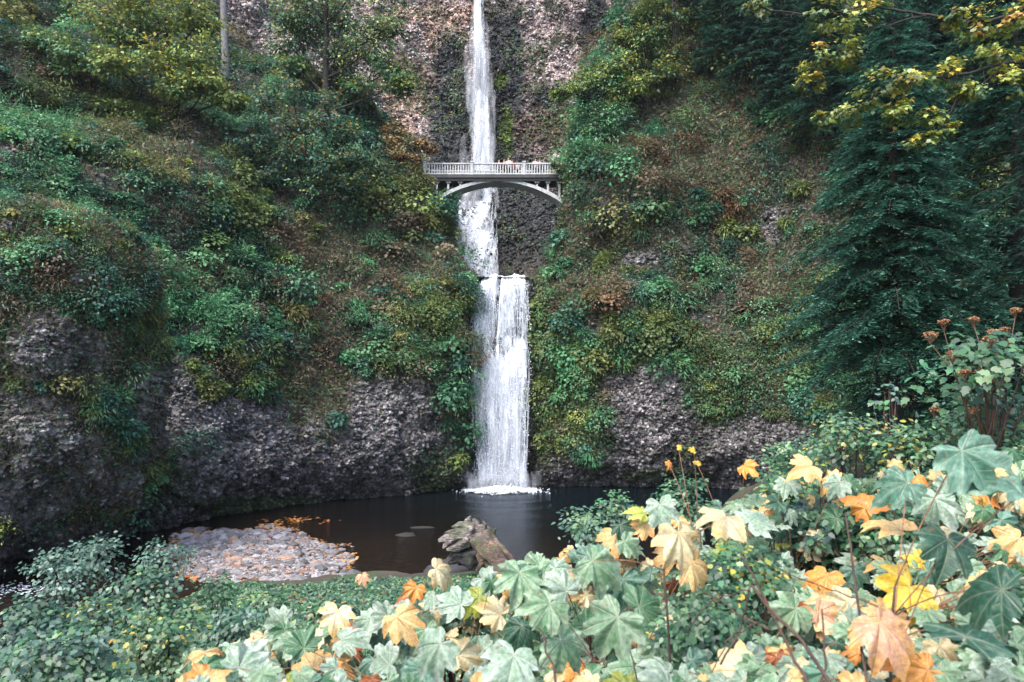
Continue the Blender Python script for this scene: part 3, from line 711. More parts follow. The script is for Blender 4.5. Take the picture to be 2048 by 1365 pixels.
# ================================================================== WATERFALLS
def surf_y(name, X, Z):
    """front of the rock at (x, z)"""
    T = TERR[name]; P = T['P']; k = (np.abs(P[:, 0]+1) < 9); P = P[k]
    out = np.empty(len(X))
    for i in range(0, len(X), 200):
        d = (P[None, :, 0]-X[i:i+200, None])**2+(P[None, :, 2]-Z[i:i+200, None])**2
        j = np.argpartition(d, 5, axis=1)[:, :5]; out[i:i+200] = P[j, 1].min(1)
    return out
def strands(b, paths, widths, m=3):
    """each path (n,3): a thin three-sided rope of water, tapering at both ends"""
    for P, w in zip(paths, widths):
        n = len(P); t = np.linspace(0, 1, n); r = w*np.clip(np.minimum(t*5+.25, (1-t)*4+.25), .2, 1)
        a = R.uniform(0, 6.28)+np.arange(m)/m*2*np.pi
        V = P[:, None]+r[:, None, None]*np.stack([np.cos(a), .6*np.sin(a), 0*a], -1)[None]
        i = np.arange(n-1)[:, None]*m; j = np.arange(m)[None]; j2 = (j+1) % m
        b.add(V.reshape(-1, 3), np.stack([i+j, i+j2, i+m+j2, i+m+j], -1).reshape(-1, 4))
def lower_fall():
    def xr(z):   # left and right edge by height
        L = np.interp(z, [0, 3, 7, 9.6, 10.6, 12, 14.5, 17], [-2.7, -2.75, -3.1, -3.5, -3.6, -3.2, -2.9, -2.55])
        Rr = np.interp(z, [0, 5, 10, 17], [1.0, 1.2, 1.33, 1.28]); return L, Rr
    def yy(z, f): # distance from the camera by height; the water bounces off a ledge at about z = 10
        return np.interp(z, [0, 4, 8, 10.2, 11.2, 14, 16.4, 17.0], [51.6, 52.1, 52.7, 53.2, 53.5, 53.8, 54.3, 54.9])+f
    paths, wd = [], []
    for i in range(900):
        top = R.random() < .45; q = R.random()
        if top:
            if .37 < q < .47 and R.random() < .93: q = R.choice([.2, .62])+R.normal(0, .08)
            z1 = 16.7-.3*(1-q)-.40*max(0., float(fbm(np.array([[(-2.55+3.83*q)*1.9, 0, 0]]), 3, 19)[0]))-abs(R.normal(0, 2.4)); z0 = z1-R.uniform(.5, 3.2)
        else:
            z1 = R.uniform(3, 11.0) if R.random() < .75 else R.uniform(.8, 4); z0 = max(-.05, z1-R.uniform(.6, 4.5)); q = np.clip(R.normal(.52, .30), .0, 1.0) if R.random() < .7 else q
        z = np.linspace(z1, z0, 8); L, Rr = xr(z); x = L+(Rr-L)*q+np.cumsum(R.normal(0, .022, 8))
        paths.append(np.stack([x, yy(z, R.uniform(-.45, .25)), z], 1)); wd.append(R.uniform(.010, .040)*(1. if top else 1.2))
    b = MB(); bs_ = MB(); strands(bs_, paths, wd)
    # the sheets they run in; the vertex colour says how much water runs where
    def sheet(bb, z0, z1, q0, q1, f, amp, seed, lower):
        z = np.linspace(z0, z1, 150); q = np.linspace(q0, q1, 60); Zg, Qg = np.meshgrid(z, q, indexing='ij'); L, Rr = xr(Zg)
        X = L+(Rr-L)*Qg; P = np.stack([X, yy(Zg, f), Zg], -1)
        P[..., 1] += amp*fbm(P*np.array([2.2, 1, .35]), 3, seed); nl, ns = X.shape
        st = fbm(np.stack([X*2.4, 0*X+seed, Zg*.22], -1), 4, seed+3); br = fbm(np.stack([X*3.5, 0*X, Zg*1.5], -1), 3, seed+5)
        edge = ss(0, .10, Qg)*ss(0, .07, 1-Qg)
        if lower:
            led = 9.9+1.3*fbm(np.stack([X*1.3, 0*X, 0*X], -1), 3, 7)+1.2*np.abs(Qg-.5)
            D = .50+.62*st+.26*np.exp(-((Qg-.55)/.28)**2)*ss(0, 4, Zg)+.12*br
            D = D*(1-ss(led-.6, led+.7, Zg))
        else:
            D = .42+.80*st+.45*br+.40*ss(15.2, 16.6, Zg)+.14*(Qg < .4)
        D = D*(.25+.75*edge)-.12*(1-edge)
        P[..., 2] -= ss(13.5, 16.9, Zg)*(.40*fbm(np.stack([X*1.9, 0*X, 0*X], -1), 3, 19)+.30*(1-Qg)+.05)
        i = (np.arange(nl-1)[:, None]*ns+np.arange(ns-1)[None]).reshape(-1)
        bb.add(P.reshape(-1, 3), np.stack([i, i+1, i+ns+1, i+ns], 1), np.repeat(np.clip(D, 0, 1).reshape(-1, 1), 3, 1))
    sheet(b, -.05, 11.6, -.02, 1.02, .05, .35, 51, True)
    sheet(b, 8.5, 16.98, .03, .36, .05, .3, 52, False); sheet(b, 8.5, 16.98, .45, .99, .02, .3, 53, False)
    v = MB(); sheet(v, -.05, 11.2, -.06, 1.04, -.25, .45, 54, True); sheet(v, 8, 16.95, 0., 1.0, .12, .35, 55, False)
    o = empty('waterfall', (-.8, 52, 0), 'short broad white lower waterfall dropping straight into the dark pool', 'waterfall')
    fl = b.build('falling_water', M_FALL, o); fl.location = (.8, -52, 0)
    ve = v.build('water_veil', M_VEIL, o); ve.location = (.8, -52, 0)
    k_ = bs_.build('water_strand', M_STRAND, o); k_.location = (.8, -52, 0)
    # drops thrown off along the fall
    n = 2600; z = R.uniform(.2, 16, n); L, Rr = xr(z); q = R.random(n)*1.08-.04
    d = MB(); stones(d, np.stack([L+(Rr-L)*q+R.normal(0, .05, n), yy(z, R.uniform(-.7, .1, n)), z], 1), R.uniform(.012, .04, n), np.full((n, 3), .85), 1.5)
    dr = d.build('spray_drops', M_FOAM, o); dr.location = (.8, -52, 0)
    # foam where it lands
    fo = MB(); n = 8500; a = R.uniform(0, 6.28, n); r = np.abs(R.normal(0, .8, n))
    x = -.8+np.cos(a)*(1.5+r*1.0)*R.uniform(.1, 1.1, n); y = 51.4+np.sin(a)*(.25+r*.9)-r*.25
    stones(fo, np.stack([x, y, .02+np.abs(R.normal(0, .13, n))*np.exp(-((x+.8)/1.9)**2)], 1), R.uniform(.02, .085, n), np.full((n, 3), .85), .7)
    mp_ = []; 
    for i in range(110):
        x0 = R.uniform(-3.2, 1.6); h = R.uniform(.5, 1.6); z = np.linspace(.02, h, 5); mp_.append(np.stack([x0+np.cumsum(R.normal(0, .08, 5)), 51.2+R.normal(0, .35)+0*z, z], 1))
    sp = MB(); strands(sp, mp_, R.uniform(.12, .4, 110), 5); s2 = sp.build('spray', M_MIST, o); s2.location = (.8, -52, 0)
    f2 = fo.build('foam', M_FOAM, o); f2.location = (.8, -52, 0)
M_FOAM = plain('white_foam', (.66, .70, .75), .5)
lower_fall()
def upper_fall():
    paths, wd = [], []; mp, mw = [], []
    def cx(z): return np.interp(z, [27, 40, 57, 80], [-3.55, -3.75, -4.35, -4.6])
    def hw(z): return np.interp(z, [28, 34, 44, 52, 57, 80], [1.25, .98, .74, .54, .42, .40])
    def yf(z): return np.interp(z, [26, 30, 36, 46, 60, 80], [77.0, 79.5, 82.6, 85.6, 87.3, 88.5])
    for i in range(260):
        z1 = R.uniform(36, 79) if R.random() < .85 else R.uniform(30, 40); z0 = max(27.5, z1-R.uniform(5, 20)); n = 14
        z = np.linspace(z1, z0, n); q = R.normal(0, .36)
        x = cx(z)+hw(z)*q+np.cumsum(R.normal(0, .025, n))
        paths.append(np.stack([x, yf(z)+R.uniform(-.6, .4), z], 1)); wd.append(R.uniform(.03, .12))
    for i in range(160):
        z1 = R.uniform(33, 56); z0 = max(28, z1-R.uniform(2, 8)); n = 8; z = np.linspace(z1, z0, n); q = R.normal(0, .95)
        x = cx(z)+hw(z)*q+np.cumsum(R.normal(-.02, .05, n)); mp.append(np.stack([x, yf(z)+R.uniform(-1.2, .2), z], 1)); mw.append(R.uniform(.12, .42))
    for i in range(160):   # spray where the plume strikes the rocks
        z1 = R.uniform(28.5, 33.5); z0 = z1-R.uniform(1, 3.0); n = 6; z = np.linspace(z1, z0, n)
        x = cx(z)-R.uniform(.0, 2.9)*(34.5-z1)/6+np.cumsum(R.normal(-.06, .04, n)); mp.append(np.stack([x, 78.3+R.uniform(-1, .6)+(z-29)*.3, z], 1)); mw.append(R.uniform(.12, .40))
    # cascade over the boulders below, in strands that follow the rock
    starts = np.stack([R.choice([-5.9, -4.9, -4.2, -3.4, -2.7, -2.0], 420, p=[.2,.15,.2,.1,.2,.15])+R.normal(0, .20, 420), R.uniform(19, 29.5, 420)], 1)[:150]; n = 10
    Xs, Zs = [], []
    for x0, z1 in starts:
        z0 = max(16.6, z1-R.uniform(2, 7)); z = np.linspace(z1, z0, n)
        drift = (x0+3.9)*.06*(z1-z)*.25
        lim = np.interp(z, [17, 21, 29], [-4.4, -5.6, -6.4]); rl = np.interp(z, [17, 21, 29], [-1.4, -1.4, -1.9])
        x = np.clip(x0-drift+np.cumsum(R.normal(0, .12, n)), lim+R.uniform(0, .6), rl); Xs.append(x); Zs.append(z)
    Y = surf_y('cliff_back', np.concatenate(Xs), np.concatenate(Zs)).reshape(-1, n)
    for x, z, y in zip(Xs, Zs, Y):
        y = np.minimum.accumulate(np.convolve(np.pad(y, 1, mode='edge'), [.25, .5, .25], 'valid'))-R.uniform(.1, .45)
        paths.append(np.stack([x, y, z], 1)); wd.append(R.uniform(.03, .11))
    b = MB(); bs_ = MB(); strands(bs_, paths, wd)
    for lay, (kw, df, dmax, yo, seed) in enumerate(((.95, .55, 1.08, .1, 61), (1.35, .75, .80, -.35, 67), (1.9, .9, .52, .5, 73))):
        z = np.linspace(27.6, 79, 170); q = np.linspace(-1, 1, 26); Zg, Qg = np.meshgrid(z, q, indexing='ij'); X = cx(Zg)+hw(Zg)*Qg*kw-(.9*ss(34, 28, Zg)*(Qg < 0)*np.abs(Qg)*kw)
        X = X+.12*fbm(np.stack([0*X+seed, 0*X, Zg*.5], -1), 2, seed)
        P = np.stack([X, yf(Zg)+yo, Zg], -1); P[..., 1] += .4*fbm(P*np.array([2, 1, .25]), 3, seed)
        D = dmax*(1-np.abs(Qg)**2.2*df*1.1)+.45*fbm(np.stack([X*2.2, 0*X+seed, Zg*.16], -1), 4, seed+1)-.35*ss(.75, 1., np.abs(Qg))
        i = (np.arange(169)[:, None]*26+np.arange(25)[None]).reshape(-1); b.add(P.reshape(-1, 3), np.stack([i, i+1, i+27, i+26], 1), np.repeat(np.clip(D, 0, 1.1).reshape(-1, 1), 3, 1))
    # the cascade below: veils lying on the rock
    zz = np.linspace(16.7, 29.5, 80); qq = np.linspace(0, 1, 60); Zg, Qg = np.meshgrid(zz, qq, indexing='ij')
    Lx = np.interp(Zg, [17, 21, 29.5], [-4.6, -5.8, -6.3]); Rx = np.interp(Zg, [17, 21, 29.5], [-1.2, -1.3, -2.2]); X = Lx+(Rx-Lx)*Qg
    Yg = surf_y('cliff_back', X.ravel(), Zg.ravel()).reshape(X.shape)
    for _ in range(2): Yg[1:-1] = np.minimum(Yg[1:-1], (Yg[:-2]+2*Yg[1:-1]+Yg[2:])/4)
    for yo, seed, kk in ((-.12, 81, 0.), (-.4, 85, -.10)):
        dg = X+.35*(Zg-22)*(.5-Qg)
        D = .42+kk+.85*fbm(np.stack([dg*1.6, 0*X+seed, Zg*.22], -1), 4, seed)+.25*np.exp(-((Qg-.62)/.22)**2)+.3*fbm(np.stack([X*2, Zg*1.2, 0*X], -1), 3, seed+2)-.6*(1-ss(0, .1, Qg))-.6*ss(.88, 1., Qg)
        i = (np.arange(79)[:, None]*60+np.arange(59)[None]).reshape(-1); b.add(np.stack([X, Yg+yo, Zg], -1).reshape(-1, 3), np.stack([i, i+1, i+61, i+60], 1), np.repeat(np.clip(D, 0, 1).reshape(-1, 1), 3, 1))
    o = empty('waterfall', (-4, 80, 17), 'tall thin white upper waterfall plunging down the pink cliff behind the footbridge', 'waterfall')
    a = b.build('falling_water', M_FALL, o); a.location = (4, -80, -17)
    a = bs_.build('water_strand', M_STRAND, o); a.location = (4, -80, -17)
    m = MB(); strands(m, mp, mw, 5); c = m.build('spray', M_MIST, o); c.location = (4, -80, -17)
upper_fall()

# ================================================================== THE FOOTBRIDGE
def bridge():
    Yn, Yf = 61.0, 63.0
    x0, x1 = at(846, 0, Yn)[0], at(1140, 0, Yn)[0]; zd = at(0, 351, Yn)[2]    # top of the deck
    o = empty('footbridge', ((x0+x1)/2, 62, zd-3), 'pale concrete arch footbridge with slatted railing, crossing in front of the upper waterfall', 'bridge')
    ox, oy, oz = o.location
    def put(b, name, par=None):
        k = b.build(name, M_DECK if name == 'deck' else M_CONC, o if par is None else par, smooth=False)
        if par is None: k.location = (-ox, -oy, -oz)
        return k
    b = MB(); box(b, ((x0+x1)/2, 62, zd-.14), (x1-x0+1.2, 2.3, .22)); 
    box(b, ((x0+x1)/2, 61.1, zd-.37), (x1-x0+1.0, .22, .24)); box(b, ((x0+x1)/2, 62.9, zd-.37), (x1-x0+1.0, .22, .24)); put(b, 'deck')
    # arch: from (866, 399) over the crown (1000, 356) to (1124, 395)
    xa, xb = at(866, 0, Yn)[0], at(1126, 0, Yn)[0]; za = at(0, 399, Yn)[2]; zc = zd-.28
    def zarch(x):
        t = (x-(xa+xb)/2)/((xb-xa)/2); return za+(zc-za)*(1-t*t)**.92 if np.isscalar(t) else za+(zc-za)*np.clip(1-t*t, 0, 1)**.92
    xs = np.linspace(xa-.7, xb+.7, 61)
    t = (xs-(xa+xb)/2)/((xb-xa)/2); zt = np.where(np.abs(t) < 1, zarch(xs), za-(np.abs(t)-1)*3.6*1.05)
    th = .22+.16*np.abs(t)
    b = MB(); V = []
    for x, z, h in zip(xs, zt, th): V += [(x, 61.15, z), (x, 62.85, z), (x, 62.85, z-h), (x, 61.15, z-h)]
    fl = []
    for i in range(60):
        a = i*4; c = a+4
        fl += [[a, c, c+1, a+1], [a+1, c+1, c+2, a+2], [a+2, c+2, c+3, a+3], [a+3, c+3, c, a]]
    fl += [[0, 1, 2, 3], [243, 242, 241, 240]]
    b.add(V, fl); put(b, 'arch')
    for u in (873, 896, 920, 1074, 1096, 1119):
        for y in (61.28, 62.72):
            x = at(u, 0, Yn)[0]; zb = float(zarch(x))-.1; zt2 = zd-.49; b = MB()
            if zt2-zb < .12: continue
            box(b, (x, y, (zb+zt2-.12)/2), (.17, .2, zt2-.12-zb)); 
            for s in (-1, 1): 
                b.add([(x-.085, y-.1, zt2-.30), (x-.085, y+.1, zt2-.30), (x+s*.28, y-.1, zt2), (x+s*.28, y+.1, zt2), (x, y-.1, zt2), (x, y+.1, zt2), (x, y-.1, zt2-.3), (x, y+.1, zt2-.3)], [[6, 2, 4], [7, 5, 3], [6, 7, 3, 2], [2, 3, 5, 4]])
            put(b, 'column')
    # abutment footings sunk in the slopes
    for x, s in ((x0-.45, -1), (x1+.35, 1)):
        b = MB(); box(b, (x, 62, zd-1.3), (.9, 2.1, 1.9)); put(b, 'abutment')
    for y in (61.0, 63.0):
        b = MB(); L = x1-x0
        box(b, ((x0+x1)/2, y, zd+1.02), (L, .2, .12)); box(b, ((x0+x1)/2, y, zd+.11), (L, .18, .12))
        xs = np.arange(x0+.1, x1, .235)
        posts = [at(u, 0, Yn)[0] for u in (849, 944, 1048, 1136)]
        for x in xs:
            if min(abs(x-p) for p in posts) > .18: box(b, (x, y, zd+.57), (.095, .10, .80))
        r = put(b, 'railing')
        for p in posts:
            c = MB(); box(c, (p, y, zd+.56), (.27, .28, 1.09)); box(c, (p, y, zd+1.17), (.34, .34, .12)); box(c, (p, y-.12, zd+.6), (.15, .08, .7)); put(c, 'post', r)
    return zd
ZDECK = bridge()

# ---- people on the bridge
SKIN = plain('skin', (.45,.28,.20), .6)
HAIRS = [plain('dark_hair', (.02,.014,.01)), plain('brown_hair', (.09,.05,.03)), plain('fair_hair', (.30,.20,.10))]
def skinmesh(verts, edges, name):
    me = bpy.data.meshes.new(name); me.from_pydata([v[:3] for v in verts], edges, [])
    ob = bpy.data.objects.new(name, me); COL.objects.link(ob)
    ob.modifiers.new('s', 'SKIN'); sd = ob.modifiers.new('d', 'SUBSURF'); sd.levels = 1
    for v, s in zip(me.skin_vertices[0].data, verts): v.radius = (s[3], s[4] if len(s) > 4 else s[3])
    me.skin_vertices[0].data[0].use_root = True
    dg = bpy.context.evaluated_depsgraph_get(); dg.update()
    r = bpy.data.meshes.new_from_object(ob.evaluated_get(dg)); bpy.data.objects.remove(ob)
    for p in r.polygons: p.use_smooth = True
    return r
def person_meshes():
    h = 1.7
    V = [(0,0,.95,.15,.11),(0,0,1.15,.13,.10),(0,0,1.38,.17,.10),(0,0,1.47,.055,.055),(0,-.01,1.545,.06,.065),(0,-.015,1.60,.082,.098),(0,-.005,1.68,.055,.07)]
    E = [(0,1),(1,2),(2,3),(3,4),(4,5),(5,6)]
    for s in (-1, 1):
        k = len(V); V += [(s*.19,0,1.36,.055),(s*.235,-.04,1.12,.045),(s*.19,-.28,1.06,.036),(s*.18,-.36,1.07,.028)]; E += [(2,k),(k,k+1),(k+1,k+2),(k+2,k+3)]
        for j in range(4): V.append((s*(.155+.018*j), -.445+.008*abs(j-1.5), 1.055, .008)); E.append((k+3, len(V)-1))
        V.append((s*.145, -.39, 1.085, .009)); E.append((k+3, len(V)-1))
        k = len(V); V += [(s*.09,0,.88,.088),(s*.10,-.01,.48,.058),(s*.10,.02,.08,.040),(s*.11,-.14,.035,.038,.028)]; E += [(0,k),(k,k+1),(k+1,k+2),(k+2,k+3)]
    body = skinmesh(V, E, 'person'); body.materials.append(SKIN)
    # face: nose, brow, ears, mouth folded into the same mesh
    bm = bmesh.new(); bm.from_mesh(body)
    for (x, y, z, sx, sy, sz) in ((0,-.115,1.59,.012,.02,.02),(.032,-.098,1.612,.012,.008,.007),(-.032,-.098,1.612,.012,.008,.007),(0,-.105,1.555,.024,.008,.006),(.088,0,1.6,.01,.02,.03),(-.088,0,1.6,.01,.02,.03)):
        bmesh.ops.create_icosphere(bm, subdivisions=1, radius=1, matrix=Matrix.Translation((x, y, z)) @ Matrix.Diagonal((sx, sy, sz, 1)))
    bm.to_mesh(body); bm.free()
    J = [(0,0,.84,.19,.14),(0,0,1.12,.17,.13),(0,0,1.36,.22,.155),(0,0,1.475,.105,.10)]; EJ = [(0,1),(1,2),(2,3)]
    for s in (-1, 1):
        k = len(J); J += [(s*.20,0,1.36,.085),(s*.24,-.04,1.12,.063),(s*.19,-.29,1.06,.052)]; EJ += [(2,k),(k,k+1),(k+1,k+2)]
    jacket = skinmesh(J, EJ, 'jacket')
    T = [(0,0,.95,.165,.125)]; ET = []
    for s in (-1, 1):
        k = len(T); T += [(s*.09,0,.84,.105),(s*.10,-.01,.48,.075),(s*.10,.02,.10,.06)]; ET += [(0,k),(k,k+1),(k+1,k+2)]
    trous = skinmesh(T, ET, 'trousers')
    bm = bmesh.new(); bmesh.ops.create_icosphere(bm, subdivisions=3, radius=1)
    bmesh.ops.delete(bm, geom=[v for v in bm.verts if v.co.z < -.1 and v.co.y < .1 or v.co.y < -.72], context='VERTS')
    bmesh.ops.transform(bm, matrix=Matrix.Translation((0, .002, 1.628)) @ Matrix.Diagonal((.098, .115, .105, 1)), verts=bm.verts)
    hair = bpy.data.meshes.new('hair'); bm.to_mesh(hair); bm.free()
    return body, jacket, trous, hair
PM = person_meshes()
def people():
    cols = {'navy': (.02,.03,.07), 'black': (.012,.012,.014), 'white': (.75,.73,.72), 'red': (.30,.05,.05), 'grey': (.20,.20,.22), 'pink': (.55,.30,.32), 'cream': (.70,.66,.58), 'blue': (.07,.14,.30)}
    mats = {k: plain(k+'_cloth', c) for k, c in cols.items()}
    spots = [(998, 'navy', 0, 1.0, 0, 'person in a dark navy jacket, leftmost of the people on the footbridge'),
             (1008, 'black', 1, .98, .5, 'person in a black jacket second from left on the footbridge'),
             (1017, 'white', 2, 1.06, -.3, 'tall person in a white jacket leaning on the footbridge railing'),
             (1025, 'red', 0, .93, .2, 'person in a dull red jacket next to the tall one in white'),
             (1035, 'pink', 1, .92, 2.6, 'person in a pink top just left of the right railing post'),
             (1071, 'cream', 1, 1.0, .1, 'person in a cream jacket just right of the right railing post'),
             (1079, 'grey', 0, .99, -.5, 'person in a grey jacket on the right part of the footbridge'),
             (1088, 'blue', 2, .96, .3, 'person in a blue jacket, rightmost of the people on the footbridge')]
    for u, c, hr, sc, rz, lab in spots:
        p = at(u, 0, 61.55); o = empty('person', (p[0], 61.62+R.uniform(0, .3), ZDECK-.02), lab, 'person', 'people on the footbridge')
        o.rotation_euler = (0, 0, rz); o.scale = (sc,)*3
        for me, nm, m in ((PM[0], 'body', None), (PM[1], 'jacket', mats[c]), (PM[2], 'trousers', mats['black'] if hr else mats['navy']), (PM[3], 'hair', HAIRS[hr])):
            q = me.copy()
            if m: q.materials.clear(); q.materials.append(m)
            k = bpy.data.objects.new(nm, q); COL.objects.link(k); k.parent = o
people()

# ================================================================== TREES
def broadleaf(name, label, base, trunk_top, r0, clumps, nper, leaf, pal, hi=None, group=None, cat='tree', shape=None, mat=None, bark=None, extra=(), forks=True, lines=()):
    """trunk and limbs in one mesh, crown of leaf clumps in another. clumps: (u, v, Y, radius in px)"""
    base = np.asarray(base, float); top = np.asarray(trunk_top, float)
    o = empty(name, base, label, cat, group)
    C = np.array([at(u, v, Y) for u, v, Y, r in clumps]); rad = np.array([r*Y/F for u, v, Y, r in clumps])
    b = MB(); tr = curve(base-np.array([0, 0, .5]), top, 0, 12, R.normal(0, .15, 3)*np.array([1, 1, 0]))
    tube(b, tr, np.linspace(r0, r0*.3, 12), n=9, wob=.05)
    if forks:
        for c, rd in zip(C, rad):
            t = np.clip((c[2]-rd*.8-base[2])/(top[2]-base[2]+1e-6), .12, .97)*.9
            p = tr[int(t*11)]
            tube(b, curve(p, c, -.05*np.linalg.norm(c-p), 7, R.normal(0, .12, 3)*np.linalg.norm(c-p)*.3), np.linspace(r0*.42, r0*.08, 7), n=6)
            for q in range(3):
                e = c+R.normal(0, .55, 3)*rd; tube(b, curve(tr[int(t*11)]*.3+c*.7, e, 0, 4), np.linspace(r0*.14, r0*.04, 4), n=5)
    for pts, rr in lines:
        q = np.array([at(*p) for p in pts]); tt = np.linspace(0, len(q)-1, 6*len(q)); q = np.stack([np.interp(tt, np.arange(len(q)), q[:, i]) for i in range(3)], 1)
        for _ in range(4): q[1:-1] = (q[:-2]+2*q[1:-1]+q[2:])/4
        tube(b, q+R.normal(0, .012, q.shape), np.linspace(rr, rr*.25, len(q)), n=6)
        for w in range(len(q)//2):
            e = q[R.integers(3, len(q))]; tube(b, curve(e, e+R.normal(0, .28, 3), 0, 4), np.linspace(rr*.16+.002, .002, 4), n=4)
    for e0, e1, rr in extra: tube(b, curve(e0, e1, 0, 8, R.normal(0, .2, 3)), np.linspace(rr, rr*.4, 8), n=7)
    k = b.build('trunk', bark or M_BARK, o); k.location = -o.location
    # crown: sub-clumps inside every clump, leaves in flattish sprays
    b = MB()
    for c, rd in zip(C, rad):
        ns = max(4, int(nper/34)); D = nrm(R.normal(size=(ns, 3))); sc = c+D*rd*R.uniform(.25, 1., (ns, 1))*np.array([1.1, 1.0, .8])
        per = max(4, nper//ns); n = ns*per
        off = R.normal(0, 1, (n, 3))*np.array([.34, .34, .15])*rd*.72
        X = np.repeat(sc, per, 0)+off
        out = nrm(X-c)
        NN = nrm(out*.45+np.array([0, -.2, .8])+R.normal(0, .32, (n, 3))); TT = nrm(out*.8+np.array([0, -.1, -.45])+R.normal(0, .5, (n, 3)))
        col = np.repeat(pick(pal, ns), per, 0)*np.exp(R.normal(0, .2, (n, 1)))
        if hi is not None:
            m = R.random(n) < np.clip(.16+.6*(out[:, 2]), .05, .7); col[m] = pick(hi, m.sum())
        s = R.uniform(.7, 1.25, n)*leaf
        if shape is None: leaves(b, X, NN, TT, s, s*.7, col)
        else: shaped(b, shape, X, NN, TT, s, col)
    k = b.build('crown', mat or M_LEAF, o); k.location = -o.location
    return o
def tspot(t, u, v):
    """point of the slope seen at this spot"""
    T = TERR[t]; d = (T['u']-u)**2+(T['v']-v)**2
    c = np.where(d < max(d.min()*4, 36))[0]; return T['P'][c[np.argmin(T['P'][c, 1])]]
# left slope trees
bs = tspot('cliff_left', 350, 240)
yb = bs[1]
broadleaf('maple_tree', 'yellow-green maple tree high on the left slope beside the grey trunk', bs, at(330, 30, yb-1), .28,
    [(250,60,yb-2,55),(330,30,yb-2,60),(390,100,yb-2,55),(415,165,yb-2,36),(310,120,yb-2.5,52),(200,25,yb-2,50),(270,-20,yb-2,60),(360,170,yb-2.5,40),(400,40,yb-1,40),(460,200,yb-1.5,26),(230,130,yb-3,38)], 900, .30, P_SUNNY, P_YEL)
bs = tspot('cliff_left', 455, 150)
broadleaf('tall_tree', 'tall straight grey trunk standing alone against the pale pink rock', bs-np.array([0, 0, 2.]), at(447, -330, bs[1]), .42,
    [(447,-330,bs[1],150),(380,-260,bs[1],100),(520,-270,bs[1],100),(450,-420,bs[1],120)], 500, .35, P_DEEP, bark=M_GBARK)
bs = at(652, 250, 60.)
broadleaf('broadleaf_tree', 'large green broadleaf tree with dark leaning trunks left of the upper waterfall', bs, at(655, -120, 60), .34,
    [(580,30,60,44),(610,20,60,55),(690,30,60,60),(740,95,60,52),(785,140,60,38),(680,120,61,48),(590,90,61,44),(720,180,60,36),(640,60,61.5,50),(770,60,60,40),(640,-70,60,90),(730,-50,60,70),(600,-50,60,56),(800,170,59.5,24),(592,130,60,30)], 1000, .29, P_SUNNY+P_FRESH+P_MID, P_SUNNY+P_YEL,
    extra=[(at(620, 250, 60), at(690, 60, 60), .14), (at(668, 250, 60.5), at(672, -20, 60.5), .13), (at(690, 250, 60), at(760, 110, 59.5), .09), (at(600, 240, 61), at(605, 60, 61), .10), (at(715, 240, 60), at(735, 170, 60), .06)])
bs = tspot('cliff_left', 620, 400)
yb = bs[1]-.5
broadleaf('maple_tree', 'dense bushy maple with golden leaf tips and a dark underside left of the bridge', bs, at(610, 240, yb-1), .22,
    [(520,205,yb-2,42),(590,185,yb-2,46),(655,220,yb-2,46),(560,255,yb-2.5,46),(620,260,yb-3,50),(695,275,yb-2,40),(590,310,yb-2.5,46),(660,320,yb-2.5,46),(720,320,yb-2,36),(510,290,yb-2,36),(540,350,yb-2,34),(700,370,yb-2,40),(630,370,yb-2,40)], 560, .27, P_DEEP+P_TEAL+P_MID, P_YEL+P_SUNNY+P_PEACH+P_MID)
bs = tspot('cliff_left', 820, 370)
broadleaf('maple_tree', 'small peach coloured maple at the left end of the footbridge', bs, at(825, 300, bs[1]), .10,
    [(800,295,59.6,26),(838,285,60,22),(826,350,60.4,12),(830,318,60.5,11),(862,298,60.2,12),(790,265,60,24),(815,325,59.8,22),(800,350,59.5,22),(834,392,59.4,14),(780,340,59.5,26)], 420, .24, P_PEACH, P_PEACH)
bs = tspot('cliff_left', 170, 170)
broadleaf('shrub', 'pale green layered bush spreading outward high on the far left slope', bs, bs+np.array([.6, -2., 1.2]), .10,
    [(70,75,bs[1]-2,30),(110,85,bs[1]-2,38),(150,105,bs[1]-2,38),(185,130,bs[1]-2,30),(130,120,bs[1]-1.5,34)], 420, .26, P_SUNNY+P_FRESH, P_SUNNY, cat='bush')
# right side of the notch
bs = tspot('cliff_right', 1290, 230)
broadleaf('maple_tree', 'yellow-green maple leaning out toward the upper waterfall from the right', bs, at(1285, 60, 62), .16,
    [(1125,182,61,20),(1165,165,61.5,28),(1210,150,62,34),(1260,125,62,38),(1290,75,62,36),(1245,75,63,30),(1300,20,62,34),(1230,190,62,30),(1330,140,61.5,30),(1275,170,61.5,34)], 800, .27, P_SUNNY, P_YEL+P_SUNNY)
for u0, u1, lab, r in ((1304, 1308, 'slim dark straight trunk with few leaves above the right slope, left of two', .15), (1352, 1338, 'slim dark leaning trunk above the right slope, right of two', .13)):
    bs = tspot('cliff_right', u0, 190)
    broadleaf('slender_tree', lab, bs, at(u1, -150, 61.5), r, [(u1-10,-110,61.5,70),(u1+40,-60,61.5,46),(u1+22,30,61.5,15),(u1-20,60,61.5,13),(u1+12,100,61.5,13)], 300, .24, P_OLIV+P_MID, P_YEL, group='slender trunks above the right slope')
bs = tspot('cliff_right', 1195, 290)
broadleaf('shrub', 'bright pale green bush on the right shoulder above the bridge', bs, bs+np.array([-.5, -1, 2.]), .08,
    [(1190,215,61,32),(1225,220,61,30),(1185,265,60.5,30),(1215,255,60.5,30),(1170,300,60.5,24)], 480, .20, brighter(P_FRESH, 1.4), P_SUNNY, cat='bush')
bs = tspot('cliff_right', 1150, 380)
broadleaf('shrub', 'olive green bush hiding the right end of the footbridge', bs, bs+np.array([-.3, -1, 1.5]), .07,
    [(1112,330,60.2,15),(1140,320,60,24),(1165,340,60,26),(1140,365,60,22),(1185,375,59.5,28),(1125,345,60.2,16)], 360, .20, P_OLIV+P_MID, P_YEL+P_FRESH, cat='bush')
